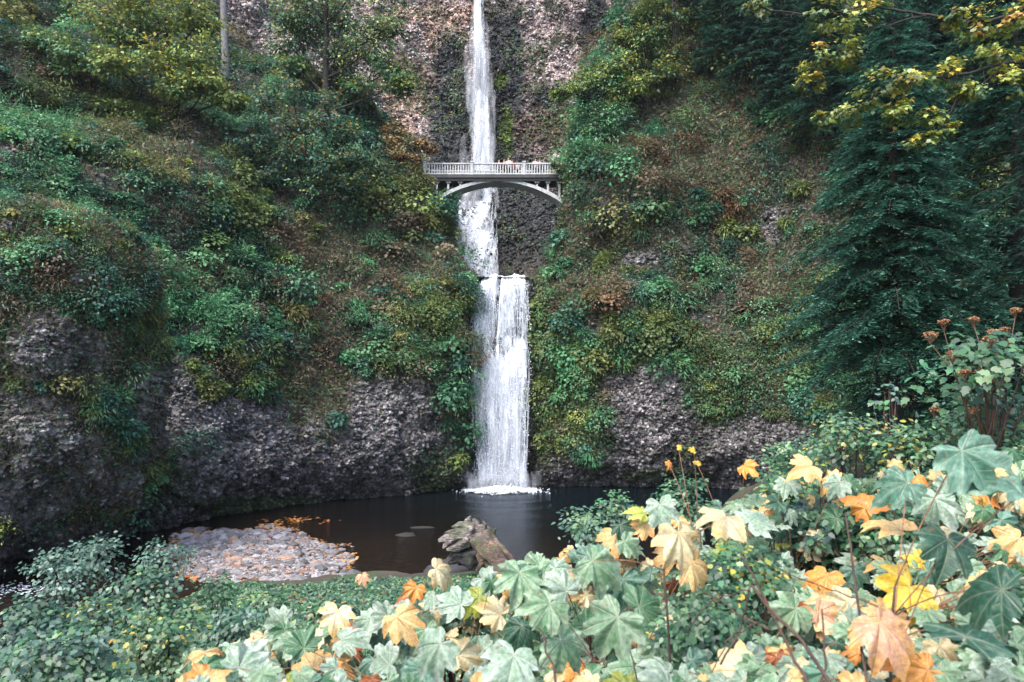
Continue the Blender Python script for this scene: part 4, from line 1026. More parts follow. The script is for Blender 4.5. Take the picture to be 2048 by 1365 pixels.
# ---- conifers
def frond_branch(b, tw, p0, az, L, droop, pal, el, wel, dens):
    n = 9; t = np.linspace(0, 1, n)
    d = np.array([math.cos(az), math.sin(az), 0]); sd = np.array([-d[1], d[0], 0])
    P = p0+np.outer(t*L, d)+np.outer(L*(.16*t-droop*t*t), [0, 0, 1])
    tube(tw, P, np.linspace(.012*L+.01, .004, n), n=4, cap=False)
    k = int(dens*L); tt = R.uniform(.12, 1, k); base = np.stack([np.interp(tt, t, P[:, i]) for i in range(3)], 1)
    side = R.choice([-1, 1], k); tl = (.34*L*(1-tt*.75)+.12)*R.uniform(.6, 1.1, k)
    dirv = nrm(d*.75+sd*side[:, None]*.8+np.array([0, 0, -.32])+R.normal(0, .12, (k, 3)))
    m = np.maximum(3, (tl/(el*.42)).astype(int)); idx = np.repeat(np.arange(k), m)
    s = np.concatenate([np.arange(1, q+1)/q for q in m])
    X = base[idx]+dirv[idx]*(tl[idx]*s)[:, None]+np.outer(-.22*tl[idx]*s*s, [0, 0, 1])
    alt = np.where(R.random(len(idx)) < .5, -1, 1); lat = np.cross(dirv[idx], [0, 0, 1.])
    T = nrm(dirv[idx]*.8+lat*alt[:, None]*.75+R.normal(0, .15, (len(idx), 3))+np.array([0, 0, -.2]))
    N = nrm(np.array([0, 0, 1.])+R.normal(0, .35, (len(idx), 3)))
    col = np.repeat(pick(pal, k), m, 0)*np.exp(R.normal(0, .15, (len(idx), 1)))*(.65+.75*s[:, None]*(.4+.6*tt[idx][:, None]))  # paler toward the tips: new growth, with highlights put into the colour
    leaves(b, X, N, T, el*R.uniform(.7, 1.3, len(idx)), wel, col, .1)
def conifer(name, label, base, h, rad, nb, pal, el, wel, dens, z0=.12, droop=.42, tr=.3, group=None, bark=None):
    o = empty(name, base, label, 'tree', group)
    b = MB(); tw = MB()
    tube(tw, np.stack([np.zeros(14), np.zeros(14), np.linspace(-1, h, 14)], 1), np.linspace(tr, .03, 14), n=9, wob=.04)
    for i in range(nb):
        f = z0+(1-z0)*(i+R.random())/nb; L = rad*(1-f)**.75*R.uniform(.75, 1.12)+.25
        frond_branch(b, tw, np.array([0, 0, h*f]), i*2.399+R.normal(0, .25), L, droop*R.uniform(.7, 1.2), pal, el, wel, dens)
    tw.build('trunk', bark or M_BARK, o); b.build('crown', M_LEAF, o)
    return o
g = 'cedars on the right bank'
conifer('cedar_tree', 'nearest teal green cedar on the right with long drooping sprays', (13.4, 24.0, bank_z(13.4, 24.)), 16, 4.3, 230, brighter(P_CEDAR, 1.5)+P_TEAL, .17, .055, 27, .20, .50, .28, g)
conifer('cedar_tree', 'dark cedar at the right edge behind the flowering shrub', (19.6, 26.5, 3.5), 27, 6.2, 170, P_CEDAR, .28, .09, 15, .08, .46, .34, g)
conifer('cedar_tree', 'small low cedar hanging over the undercut rock on the right', (16.6, 31.0, 3.0), 9.5, 3.0, 90, P_CEDAR+P_TEAL, .26, .08, 18, .10, .5, .16, g)
conifer('cedar_tree', 'dark cedar close to the right frame edge beneath the overhanging maple', (15.6, 17.5, bank_z(15.6, 17.5)), 20, 4.4, 120, P_CEDAR, .20, .06, 18, .16, .46, .28, g)
proto = None
FIRS = [(1445,150,.9),(1395,60,.7),(1505,170,1.0),(1560,230,1.0),(1640,300,1.05),(1730,330,1.0),(1850,380,1.1),(1960,330,1.1),(1620,120,.9),(1780,150,1.0),(2030,200,1.1),(1900,120,1.)]
for k, (u, v, s) in enumerate(FIRS):
    p = tspot('cliff_right', u, v)
    lab = 'dark conifer in the shaded stand on the upper right slope'
    if proto is None:
        proto = conifer('fir_tree', lab, p, 15, 3.1, 140, P_CEDAR, .36, .13, 13, .06, .35, .24, 'dark conifers on the upper right slope')
    else: dup(proto, p, R.uniform(0, 6), s*R.uniform(.9, 1.1), lab)
# ---- maple with sparse golden leaves, arching in from the right
yb = 15.5
broadleaf('maple_tree', 'overhanging maple with sparse golden leaves arching in from the upper right', (15.2, 15.0, 5.2), (14.6, 15.2, 18.5), .22,
    [(1512,20,17,34),(1640,30,16,43),(1690,60,16,46),(1640,120,16,34),(1690,120,16,31),(1615,170,16,26),(1770,175,15,43),(1830,160,15,46),(1890,140,15,43),(1930,190,15,37),(1720,215,15.5,37),(1660,230,16,31),(1870,235,15,31),(1835,285,15,26),(1890,268,15,23),(1960,50,15,46),(2000,105,15,46),(1920,35,15,31),(1730,8,16,37),(1790,225,15,31),(2040,40,15,43),(2020,170,15,34)],
    230, .10, P_OLIV+brighter(P_YEL, 1.2)+P_SUNNY, brighter(P_YEL, 1.5), shape=STAR, mat=M_GLOSSY, forks=False, lines=[
    ([(2180,60,15),(2040,25,15),(1960,48,15),(1850,30,15.5),(1730,10,16),(1640,35,16),(1512,15,17)], .045), ([(1850,30,15.5),(1740,60,16),(1660,110,16),(1612,172,16)], .022),
    ([(2180,150,15),(2020,120,15),(1930,150,15),(1830,160,15),(1760,185,15),(1720,215,15.5),(1650,235,16)], .04), ([(1930,150,15),(1900,230,15),(1835,288,15)], .018), ([(2020,120,15),(1950,180,15),(1880,235,15),(1790,228,15)], .018)])

# ================================================================== SHRUBS AND FERNS ON THE SLOPES
def make_shrub(name, label, pal, n=420, r=1., leaf=.2, cat='bush', group=None, hi=None, shape=None):
    o = empty(name, (0, 0, 0), label, cat, group)
    b = MB(); ns = 16
    D = nrm(R.normal(size=(ns, 3))+np.array([0, 0, .7])); S = D*r*R.uniform(.35, .9, (ns, 1))*np.array([1.1, 1.1, .85]); per = n//ns; m = ns*per
    X = np.repeat(S, per, 0)+R.normal(0, .22*r, (m, 3))*np.array([1, 1, .6]); out = nrm(X+np.array([0, 0, .2]))
    col = np.repeat(pick(pal, ns), per, 0)*np.exp(R.normal(0, .2, (m, 1)))
    if hi is not None:
        k = R.random(m) < .15+.3*np.clip(out[:, 2], 0, 1); col[k] = pick(hi, k.sum())
    s = R.uniform(.7, 1.2, m)*leaf
    NN = nrm(out*.5+np.array([0, 0, .7])+R.normal(0, .3, (m, 3))); TT = nrm(out+np.array([0, 0, -.4])+R.normal(0, .4, (m, 3)))
    if shape is None: leaves(b, X, NN, TT, s, s*.65, col)
    else: shaped(b, shape, X, NN, TT, s, col)
    t = MB()
    for d in S[:9]: tube(t, curve((0, 0, -.3), d, 0, 5), np.linspace(.035, .01, 5)*r, n=5)
    t.build('stems', M_TWIG, o); b.build('foliage', M_LEAF, o)
    return o
def make_fern(label, pal, group, L=1., nf=16):
    o = empty('fern', (0, 0, 0), label, 'fern', group); b = MB(); st = MB()
    for i in range(nf):
        az = i/nf*6.28+R.normal(0, .2); d = np.array([math.cos(az), math.sin(az), 0]); t = np.linspace(0, 1, 10); l = L*R.uniform(.7, 1.1)
        P = np.outer(t*l*.85, d)+np.outer(l*(.75*t-.75*t*t*R.uniform(.8, 1.3)), [0, 0, 1]); tube(st, P, np.linspace(.012, .004, 10)*L, n=4, cap=False)
        k = 18; tt = np.linspace(.1, 1, k); Q = np.stack([np.interp(tt, t, P[:, j]) for j in range(3)], 1); sd = np.array([-d[1], d[0], 0]); w = l*.17*np.sin(np.pi*np.clip(tt*.9+.08, 0, 1))+.03
        c = pick(pal, 1)
        for s in (-1, 1): leaves(b, Q, nrm(np.tile([0, 0, 1.], (k, 1))+d*.2), np.tile(sd*s+d*.35+np.array([0, 0, -.15]), (k, 1)), w, .06*L, np.repeat(c, k, 0)*np.exp(R.normal(0, .12, (k, 1))), .1)
    st.build('stems', M_TWIG, o); b.build('fronds', M_LEAF, o); return o
def shrubs_on(t, kinds, side):
    for lab, pal, hi, spots, name in kinds:
        proto = None
        for (u, v, rpx) in spots:
            p = tspot(t, u, v+rpx*.3); T = TERR[t]
            s = rpx*p[1]/F
            if proto is None:
                proto = make_fern(lab, pal, lab.split(',')[0], 1.25) if name == 'fern' else make_shrub(name, lab, pal, 520, 1., .22/max(s, .5)*.9, group='%s' % lab.split(',')[0], hi=hi)
                proto.location = Vector(p); proto.scale = (s,)*3
            else: dup(proto, p, R.uniform(0, 6), s, lab)
shrubs_on('cliff_left', [
  ('teal green bush on the left slope below the maples', P_TEAL, P_MID, [(430,480,38),(470,505,30),(390,470,26),(340,370,40),(300,350,30),(200,385,40),(150,370,34),(490,440,30),(560,420,30),(110,300,36),(60,330,34),(40,260,40)], 'shrub'),
  ('deep green bush in the shaded hollow at the far left', P_DEEP, P_MID, [(120,260,44),(150,210,44),(60,170,44),(200,170,40),(250,190,36),(30,80,50),(90,20,50),(300,215,34),(420,225,30),(360,260,30),(270,255,30)], 'shrub'),
  ('bright green bush low on the left slope just above the bare rock', P_FRESH, P_MID, [(390,620,36),(440,640,34),(340,640,34),(470,590,26),(440,700,30),(410,740,26),(310,690,24),(530,560,26),(480,550,26),(360,590,24)], 'shrub'),
  ('leafy green bush on the mossy shelf left of the lower waterfall', P_MID, P_FRESH, [(720,640,34),(770,670,34),(820,680,36),(870,700,34),(800,730,34),(850,740,34),(760,720,30),(890,660,26),(700,620,22)], 'shrub'),
  ('olive and ochre bush beside the lip of the lower waterfall', P_OLIV, P_YEL, [(900,560,32),(930,590,26),(880,600,28),(920,530,20),(860,560,24)], 'shrub'),
  ('dark ivy hanging in the cleft of the left rock face', P_DEEP, P_FRESH, [(260,700,30),(250,760,28),(270,820,30),(260,880,30),(290,930,30),(280,640,26),(310,870,22),(330,910,24)], 'ivy'),
  ('low brush above the rounded left buttress', P_MID, P_OLIV, [(40,380,34),(90,400,30),(200,430,30),(300,520,30),(340,560,28)], 'shrub')], 'left')
shrubs_on('cliff_right', [
  ('green fern on the right slope above the pale rock', P_FRESH, None, [(1300,600,26),(1345,625,30),(1385,610,26),(1330,690,26),(1380,680,24),(1260,700,24),(1150,560,24),(1170,585,22)], 'fern'),
  ('dark green bush on the steep right slope below the bridge', P_DEEP, P_MID, [(1150,420,34),(1190,400,32),(1230,440,30),(1120,460,26),(1260,380,34),(1320,360,34),(1170,500,26),(1110,520,18)], 'shrub'),
  ('pale leaved bush in the middle of the right slope', P_FRESH, P_TEAL, [(1380,420,38),(1350,430,32),(1410,405,28),(1440,270,28),(1400,400,26)], 'shrub'),
  ('green bush high on the right slope under the conifers', P_MID, P_OLIV, [(1400,180,34),(1460,190,34),(1370,230,34),(1340,270,34),(1290,290,34),(1540,600,30),(1580,590,34),(1610,560,34),(1560,640,24),(1250,320,30),(1520,160,30),(1330,180,30)], 'shrub'),
  ('yellow-green mossy tuft beside the lower waterfall', P_OLIV, P_FRESH, [(1100,700,20),(1095,760,20),(1105,820,22),(1120,640,20),(1240,570,16),(1100,870,20)], 'shrub')], 'right')

# ================================================================== NEAR BANK PLANTS
def bank_cover():
    """low leafy growth over the near bank"""
    b = MB()
    n = 500000
    y = 1.6+R.random(n)**1.5*24; x = (R.uniform(-1.05, 1.05, n))*(y*.78+.6)
    w_ = R.random(n) < .22; x[w_] = R.choice([-1, 1], w_.sum())*(y[w_]*.78+.6+R.random(w_.sum())*(3+.5*y[w_]))
    z = bank_z(x, y); P = np.stack([x, y, z], 1)
    k = (z > .04) & ~((x < -5) & (y > 21) & inside(np.c_[x, y], BAR)); P = P[k]; n = len(P)
    h = (.08+.32*ss(-.4, .5, fbm(P/.9, 3, 21)))*np.clip(1.1-P[:, 1]/30, .45, 1.)*R.random(n)**.5
    P[:, 2] += h
    s = R.uniform(.017, .040, n)*np.clip(.30+P[:, 1]/6.5, .62, 3.2)
    g = fbm(P/.7, 3, 22)+R.normal(0, .12, n); c = pick(P_NMID+P_NFRESH, n)
    m = g > .15; c[m] = pick(P_NFRESH+P_NTEAL, m.sum()); m = g < -.2; c[m] = pick(P_DEEP+P_NMID, m.sum()); y_ = fbm(P/.35, 2, 24); m = (y_ > .42) & (R.random(n) < .5); c[m] = pick(P_YEL+P_NFRESH, m.sum()); m = (y_ < -.50) & (R.random(n) < .5); c[m] = pick(P_PEACH, m.sum())
    N = nrm(np.array([0, -.45, .8])+R.normal(0, .42, (n, 3))); T = nrm(R.normal(0, 1, (n, 3))*np.array([1, 1, .4])+np.array([0, -.35, -.2]))
    k = R.random(n) < .5
    shaped(b, OVAL, P[k], N[k], T[k], s[k]*1.2, c[k]); shaped(b, LOBED, P[~k], N[~k], T[~k], s[~k]*1.25, c[~k])
    tag(b.build('ground_cover', M_GLOSSY), 'small green leaves covering the near bank', 'ground cover', kind='stuff')
bank_cover()
def near_shrub(name, label, c0, r, n, leaf, pal, hi=None, shape=OVAL, group=None, squash=.8):
    c0 = np.asarray(c0, float); gz = float(bank_z(c0[0], c0[1]))
    o = empty(name, (c0[0], c0[1], gz), label, 'shrub', group)
    b = MB(); t = MB(); ctr = c0-np.array([c0[0], c0[1], gz]); ns = max(8, int(n/26))
    D = nrm(R.normal(size=(ns, 3))+np.array([0, -.2, .35])); S = ctr+D*r*R.uniform(.3, 1, (ns, 1))*np.array([1, 1, squash])
    for e in S[:min(ns, 12)]: tube(t, curve((R.normal(0, .06), R.normal(0, .06), -.15), e, .0, 6, R.normal(0, .04, 3)), np.linspace(.014, .004, 6), n=5)
    per = n//ns; m = ns*per; X = np.repeat(S, per, 0)+R.normal(0, .20*r, (m, 3))*np.array([1, 1, .55]); out = nrm(X-ctr)
    col = np.repeat(pick(pal, ns), per, 0)*np.exp(R.normal(0, .2, (m, 1)))
    if hi is not None:
        k = R.random(m) < .12; col[k] = pick(hi, k.sum())
    N = nrm(out*.3+np.array([0, -.4, .8])+R.normal(0, .3, (m, 3))); T = nrm(out*.8+np.array([0, 0, -.25])+R.normal(0, .5, (m, 3)))
    shaped(b, shape, X, N, T, R.uniform(.7, 1.25, m)*leaf, col)
    t.build('stems', M_TWIG, o); b.build('foliage', M_GLOSSY, o); return o
NS = [  # u, v, Y, radius px, leaf m, palette, highlight, label
 (200,1120,17,70,.10,P_NTEAL,P_NMID,'grey-green bush at the edge of the dark stream, lower left'),
 (120,1150,15,66,.09,P_NTEAL,P_NMID,'teal bush beside the white riffle of the stream, far left'),
 (330,1125,17,55,.095,P_NTEAL,P_NMID,'tall grey-green bush between the stream and the gravel bar'),
 (285,1195,13,75,.10,P_NMID+P_NTEAL,P_NFRESH,'dark green bush in front of the stream bushes'),
 (60,1270,9,95,.08,P_NTEAL+P_NMID,P_NFRESH,'low green bush at the lower left edge'),
 (180,1270,9,85,.08,P_NMID,P_YEL,'bush with a few yellow leaves in the lower left thicket'),
 (120,1345,6,110,.06,P_NTEAL+P_NFRESH,P_NFRESH,'small leaved bush in the bottom left corner'),
 (330,1300,7,90,.06,P_NFRESH,P_YEL,'light green small leaved bush at the bottom, left of the pale maple leaves'),
 (540,1208,16,44,.09,P_NFRESH,P_NMID,'bright green grassy bush beside the gravel bar'),
 (430,1185,18,42,.10,P_NFRESH,P_NMID,'fresh green bush against the near edge of the gravel'),
 (660,1245,9,60,.07,P_NMID+P_NFRESH,P_PEACH,'green bush under the small red-orange leaves, bottom centre left'),
 (470,1255,10,62,.08,P_NMID+P_NTEAL,P_NFRESH,'bushy green plant below the gravel bar'),
 (1180,1060,8,60,.055,P_NFRESH+P_NTEAL,P_NFRESH,'pale leaved bush right of the driftwood log'),
 (1240,1020,8,42,.05,P_NTEAL+P_NFRESH,P_NFRESH,'slender bush reaching up in front of the pool'),
 (1380,1010,7,70,.05,P_NFRESH+P_NMID,P_NFRESH,'low green bush under the pale peach maple leaves'),
 (1560,1010,6.5,80,.05,P_NMID+P_NFRESH,P_YEL,'green bush behind the yellow maple leaves on the right'),
 (1575,935,9,62,.055,P_NFRESH+P_NMID,P_NFRESH,'leafy green bush at the edge of the pool under the right cliff'),
 (1640,905,10.5,62,.06,P_NMID+P_NFRESH,P_YEL,'green bush left of the yellow-tinged one by the cedar'),
 (1610,930,12.5,75,.07,P_NMID+P_NTEAL,P_NFRESH,'darker green bush behind the two bushes by the right cliff'),
 (1720,900,8,85,.06,P_NFRESH+P_NMID,P_YEL,'yellow-tinged green bush at the foot of the cedar'),
 (1840,910,7.5,90,.06,P_NFRESH+P_NMID,P_YEL,'bright green bush below the brown flower heads'),
 (1985,860,7,95,.06,P_NFRESH+P_NMID,P_NFRESH,'dense bright green bush at the right edge'),
 (1780,790,9,38,.08,P_NFRESH+P_NTEAL,P_NFRESH,'single pale leaved sprig in front of the cedar'),
 (1680,850,9,36,.065,P_NFRESH+P_NTEAL,P_NFRESH,'small pale sprig on the left end of the right hand shrubs'),
 (1640,1080,4.6,100,.045,P_NMID+P_DEEP,P_NFRESH,'dark green small leaved bush amid the maple stems'),
 (1800,1080,4.4,110,.045,P_NMID+P_NFRESH,P_NFRESH,'green small leaved bush among the orange maple leaves'),
 (1480,1180,3.8,100,.04,P_NMID+P_NFRESH,P_YEL,'small leaved plant under the peach maple leaves'),
 (1960,1010,5.2,110,.05,P_NFRESH+P_NMID,P_NFRESH,'green bush behind the large teal maple leaves, right edge'),
 (1420,1270,3.2,100,.035,P_NMID+P_NFRESH,P_NFRESH,'creeping green plant near the bare maple stems'),
 (900,1240,5,90,.045,P_NMID+P_NFRESH,P_PEACH,'green plant between the orange leaves and the olive maple leaf'),
]
for u, v, Y, rp, lf, pal, hi, lab in NS:
    r = rp*Y/F; near_shrub('shrub', lab, at(u, v, Y), r, int(np.clip(900*(rp/70)**1.3, 200, 1700)) if rp > 40 else 60, lf, pal, hi, OVAL if R.random() < .5 else LOBED)
def viburnum():
    """tall shrub with dried brown flower heads at the right edge"""
    o = near_shrub('flowering_shrub', 'tall shrub with dried brown flower heads at the right edge', at(1975, 735, 6.2), .62, 700, .085, P_NFRESH+P_NMID, P_NFRESH, LOBED)
    for u, v, r in ((1860,672,16),(1887,645,12),(1948,640,12),(1978,680,15),(2030,622,12),(1905,710,15),(1985,665,12),(2015,690,14),(1930,745,11),(1960,745,13),(1985,765,12),(1868,820,11),(1945,822,12),(2010,660,10)):
        c = at(u, v, 6.0+R.uniform(-.2, .2))-np.array(o.location); n = 90; b = MB()
        D = nrm(R.normal(size=(n, 3))+np.array([0, 0, .5])); X = c+D*np.array([1, 1, .55])*r*6/F*R.uniform(.5, 1, (n, 1))
        stones(b, X, R.uniform(.004, .009, n), pick([((.22,.10,.04),2), ((.14,.06,.03),2), ((.34,.18,.08),1)], n), 1)
        for e in X[:14]: tube(b, curve(c-np.array([0, 0, .08]), e, 0, 3), .0018, (.12,.06,.03), n=3, cap=False)
        tube(b, curve((0, 0, .1), c-np.array([0, 0, .06]), 0, 6, R.normal(0, .05, 3)), np.linspace(.008, .003, 6), (.10,.06,.035), n=5)
        b.build('flower_head', M_STONE, o)
viburnum()

# ================================================================== MAPLE SAPLINGS IN THE FOREGROUND
OUT = [(0,1.0),(3,.91),(6,.87),(10,.88),(12,.80),(16,.80),(19,.68),(23,.60),(27,.70),(30,.72),(33,.84),(37,.85),(41,.96),(45,.85),(48,.86),(52,.88),(55,.76),(59,.70),(63,.60),(67,.57),(72,.66),(76,.70),(81,.82),(86,.72),(90,.71),(95,.62),(103,.52),(112,.56),(122,.55),(135,.42),(150,.30),(168,.10)]
LA = np.radians(np.array([-a for a, r in OUT[:0:-1]]+[a for a, r in OUT])); LR = np.array([r for a, r in OUT[:0:-1]]+[r for a, r in OUT])
def maple_leaf(size, col, edge, curl=.25, wav=.06):
    """one lobed leaf, petiole joint at the origin, tip along +Y, face up"""
    th = np.linspace(LA[0], LA[-1], 97); jit = 1+R.normal(0, .07, 9); asp = R.uniform(.85, 1.12); fold = R.uniform(-.05, .45)
    r = np.interp(th, LA, LR)*np.interp(th, np.linspace(LA[0], LA[-1], 9), jit)
    rings = np.array([.12, .35, .6, .82, 1.]); V, U = [(0, 0, 0)], [(0, 0)]
    st = math.radians(41)
    for q in rings:
        rr = r*q; x, y = np.sin(th)*rr*asp, np.cos(th)*rr
        k = (th+st/2) % st-st/2
        z = fold*np.abs(x)*.8+.10*np.abs(np.sin(k*2.2))*rr-curl*rr**2*(.8+.5*np.cos(th*1.0))+wav*np.sin(th*5+jit[0]*40)*rr+wav*1.1*np.sin(th*11+jit[1]*60)*rr*rr
        V += list(zip(x, y, z)); U += list(zip(x, y))
    n = len(th); fl = [[0, 1+i+1, 1+i] for i in range(n-1)]
    for q in range(len(rings)-1):
        a = 1+q*n; fl += [[a+i, a+i+1, a+n+i+1, a+n+i] for i in range(n-1)]
    b = MB(); b.add(np.array(V)*size, fl, col, np.array(U), edge); return b
LEAFC = {  # main colour, edge colour
 'pale': ((.105,.205,.105),(.33,.42,.29)), 'silver': ((.165,.250,.170),(.42,.49,.41)), 'teal': ((.052,.140,.090),(.18,.29,.22)),
 'dark': ((.015,.060,.034),(.038,.105,.06)), 'green': ((.042,.13,.055),(.11,.21,.11)), 'olive': ((.20,.25,.03),(.32,.30,.05)), 'yellow': ((.60,.40,.03),(.55,.34,.04)),
 'peach': ((.56,.40,.17),(.60,.27,.07)), 'cream': ((.52,.47,.29),(.58,.36,.12)), 'orange': ((.54,.24,.04),(.46,.13,.02)),
 'rust': ((.33,.10,.03),(.26,.065,.02)), 'pink': ((.52,.29,.19),(.60,.31,.06)), 'brown': ((.24,.10,.045),(.32,.13,.05))}
LEAFN = {'pale':'pale green leaf','silver':'silvery pale green leaf','teal':'blue-green leaf','dark':'dark green leaf','green':'green leaf','olive':'olive yellow leaf','yellow':'bright yellow leaf','peach':'peach and yellow leaf','cream':'cream leaf with yellow edge','orange':'orange leaf','rust':'rust red leaf','pink':'pinkish leaf with golden edge','brown':'curled brown leaf'}
LV = [(1036,1167,125,'pale'),(1087,1226,115,'pale'),(888,1143,75,'cream'),(946,1205,80,'olive'),(985,1222,85,'cream'),(805,1250,105,'peach'),(905,1200,95,'silver'),(857,1308,150,'silver'),
 (1022,1338,160,'silver'),(925,1329,55,'yellow'),(1218,1262,165,'pale'),(1208,1136,125,'pale'),(1039,1270,90,'dark'),(1297,1205,110,'green'),(1325,1250,55,'rust'),(1256,1336,125,'dark'),
 (829,1186,60,'orange'),(795,1198,44,'rust'),(664,1343,58,'orange'),(708,1250,42,'rust'),(688,1272,45,'yellow'),(726,1157,34,'pink'),(960,1298,55,'rust'),(1167,1188,66,'peach'),
 (1280,1022,56,'olive'),(1325,1026,88,'silver'),(1335,1108,78,'peach'),(1211,1105,55,'peach'),(1448,1043,145,'cream'),(1369,1090,125,'cream'),(1513,1033,90,'silver'),(1400,1143,115,'peach'),
 (1496,936,56,'orange'),(1610,936,80,'peach'),(1572,974,66,'silver'),(1650,962,74,'peach'),(1727,988,95,'orange'),(1771,1046,125,'peach'),(1864,1015,95,'silver'),(1947,1022,88,'pale'),
 (1789,974,125,'teal'),(1950,926,190,'teal'),(2012,975,190,'teal'),(1899,1101,155,'dark'),(1960,1180,210,'dark'),(1945,1255,220,'dark'),(2025,1091,110,'peach'),(1802,1190,130,'yellow'),
 (1785,1274,190,'pink'),(1647,1167,95,'orange'),(1575,1229,105,'pale'),(1655,1245,115,'pink'),(1675,1212,95,'cream'),(1451,1340,140,'cream'),(1534,1143,76,'peach'),(1830,1119,66,'yellow'),
 (1675,1098,60,'cream'),(1716,1132,55,'cream'),(1830,1350,130,'orange'),(585,1339,50,'peach'),(500,1322,110,'silver'),(475,1285,80,'silver'),(551,1246,80,'silver'),(630,1280,50,'cream'),
 (1140,1300,120,'pale'),(760,1330,100,'silver'),(700,1310,70,'pale'),(1120,1165,100,'silver'),(1250,1180,100,'teal'),(1160,1240,90,'green'),(1320,1310,110,'pale'),(980,1165,80,'silver'),
 (1520,1275,46,'peach'),(1410,1215,60,'pale'),(1340,930,26,'orange'),(1385,900,20,'yellow'),(1360,895,16,'yellow'),(1395,925,18,'yellow'),(1290,1150,70,'pale'),(1255,1075,66,'teal'),(1150,1110,60,'teal'),
 (1985,1330,120,'dark'),(1900,1330,90,'green'),(1600,1090,60,'green'),(1840,1000,60,'green'),(1490,1090,60,'pale'),(1560,1330,70,'rust'),(1105,1130,60,'pale'),(840,1245,60,'pale'),(1700,1180,50,'dark'),(1745,1225,60,'peach')]
def saplings():
    L = []
    fill = []
    while len(fill) < 620:
        u, v = R.uniform(380, 2060), R.uniform(900, 1380)
        if v < np.interp(u, [380, 700, 1000, 1150, 1400, 1600, 2048], [1300, 1235, 1165, 1085, 1015, 960, 905]): continue
        w = R.uniform(28, 84)*(.75+.4*(v-900)/450)
        k = R.choice(['pale','silver','green','teal','cream','peach','dark','olive','orange','rust'], p=[.29,.23,.10,.08,.14,.09,.03,.01,.02,.01])
        fill.append((u, v, w, k))
    for u, v, w, c in LV+fill:
        w = w if w < 130 else 130+(w-130)*.55
        Y = float(np.clip(.27*F/w, 1.35, 4.6)); Y = Y*(1+R.normal(0, .04))
        while Y > 1.1:
            q = at(u, v, Y)
            if q[2]-float(bank_z(q[0], q[1])) > .38+.12*w*Y/F: break
            Y *= .95
        L.append((at(u, v, Y), w*Y/F, c, u, v, Y))
    P = np.array([l[0] for l in L]); K = 48
    ctr = P[R.choice(len(P), K, replace=False)]
    for it in range(25):
        a = np.argmin(((P[:, None]-ctr[None])**2).sum(-1), 1)
        ctr = np.array([P[a == k].mean(0) if (a == k).any() else ctr[k] for k in range(K)])
    for k in range(K):
        ids = np.where(a == k)[0]
        if not len(ids): continue
        kinds = [L[i][2] for i in ids]; dom = max(set(kinds), key=kinds.count); u, v = np.mean([L[i][3] for i in ids]), np.mean([L[i][4] for i in ids])
        cx, cy = P[ids, 0].mean()+R.normal(0, .06), P[ids, 1].mean()+.22
        gz = float(bank_z(cx, cy))
        o = empty('maple_sapling', (cx, cy, gz), sap_label(kinds, u, v), 'sapling', 'maple saplings on the near bank')
        topz = P[ids, 2].min()-.04-gz; st = MB(); top = np.array([R.normal(0, .05), R.normal(0, .05)-.05, max(topz, .15)])
        stem = curve((0, 0, -.1), top, 0, 9, R.normal(0, .03, 3)); tube(st, stem, np.linspace(.0085, .0045, 9)*min(1, cy/2.6), n=6)
        sto = st.build('stem', M_TWIG, o)
        for i in ids:
            p, w, c, *_ = L[i]; size = w*.60
            N = nrm(np.array([R.normal(0, .36), -.70+R.normal(0, .26), .66])); az = R.uniform(-2.6, 2.6)
            X = nrm(np.cross(np.array([0, 1, .3]), N)); D = np.cross(N, X)   # D points up the leaf plane
            T = -D*math.cos(az)+X*math.sin(az); X2 = np.cross(T, N)
            lp = p-np.array([cx, cy, gz])-T*size*.35
            M = Matrix(((X2[0], T[0], N[0], lp[0]), (X2[1], T[1], N[1], lp[1]), (X2[2], T[2], N[2], lp[2]), (0, 0, 0, 1)))
            cc, ee = np.array(LEAFC[c][0]), np.array(LEAFC[c][1]); j = np.exp(R.normal(0, .1))
            lf = maple_leaf(size, cc*j, ee*j, .75 if c in ('rust', 'brown') else R.uniform(.2, .85), R.uniform(.06, .15)).build('leaf', M_MAPLE, o, second=True)
            lf.matrix_local = M; lf['label'] = LEAFN[c]
            pt = MB(); j0 = stem[R.integers(5, 9)]; 
            tube(pt, curve(j0, lp, .06*np.linalg.norm(lp-j0), 8), np.linspace(.0030, .0019, 8), n=5); pt.build('petiole', M_PETI, o)
SAPL = []
def sap_label(kinds, u, v):
    names = []
    for k in sorted(set(kinds), key=lambda q: -kinds.count(q))[:2]: names.append({'pale':'pale green','silver':'silvery','teal':'blue-green','dark':'dark green','green':'green','olive':'olive','yellow':'yellow','peach':'peach','cream':'cream','orange':'orange','rust':'rust red','pink':'pink and gold','brown':'brown'}[k])
    where = 'bottom left' if u < 700 else 'bottom centre' if u < 1250 else 'lower right'
    spot = ('bottom edge' if v > 1270 else 'middle row' if v > 1120 else 'back row')
    s = 'sapling with %s leaves, %s, %s' % (' and '.join(names), spot, where)
    n = SAPL.count(s); SAPL.append(s)
    return s if n == 0 else s+' (%s)' % ('further right', 'lower', 'nearer the log', 'most hidden')[min(n-1, 3)]
saplings()

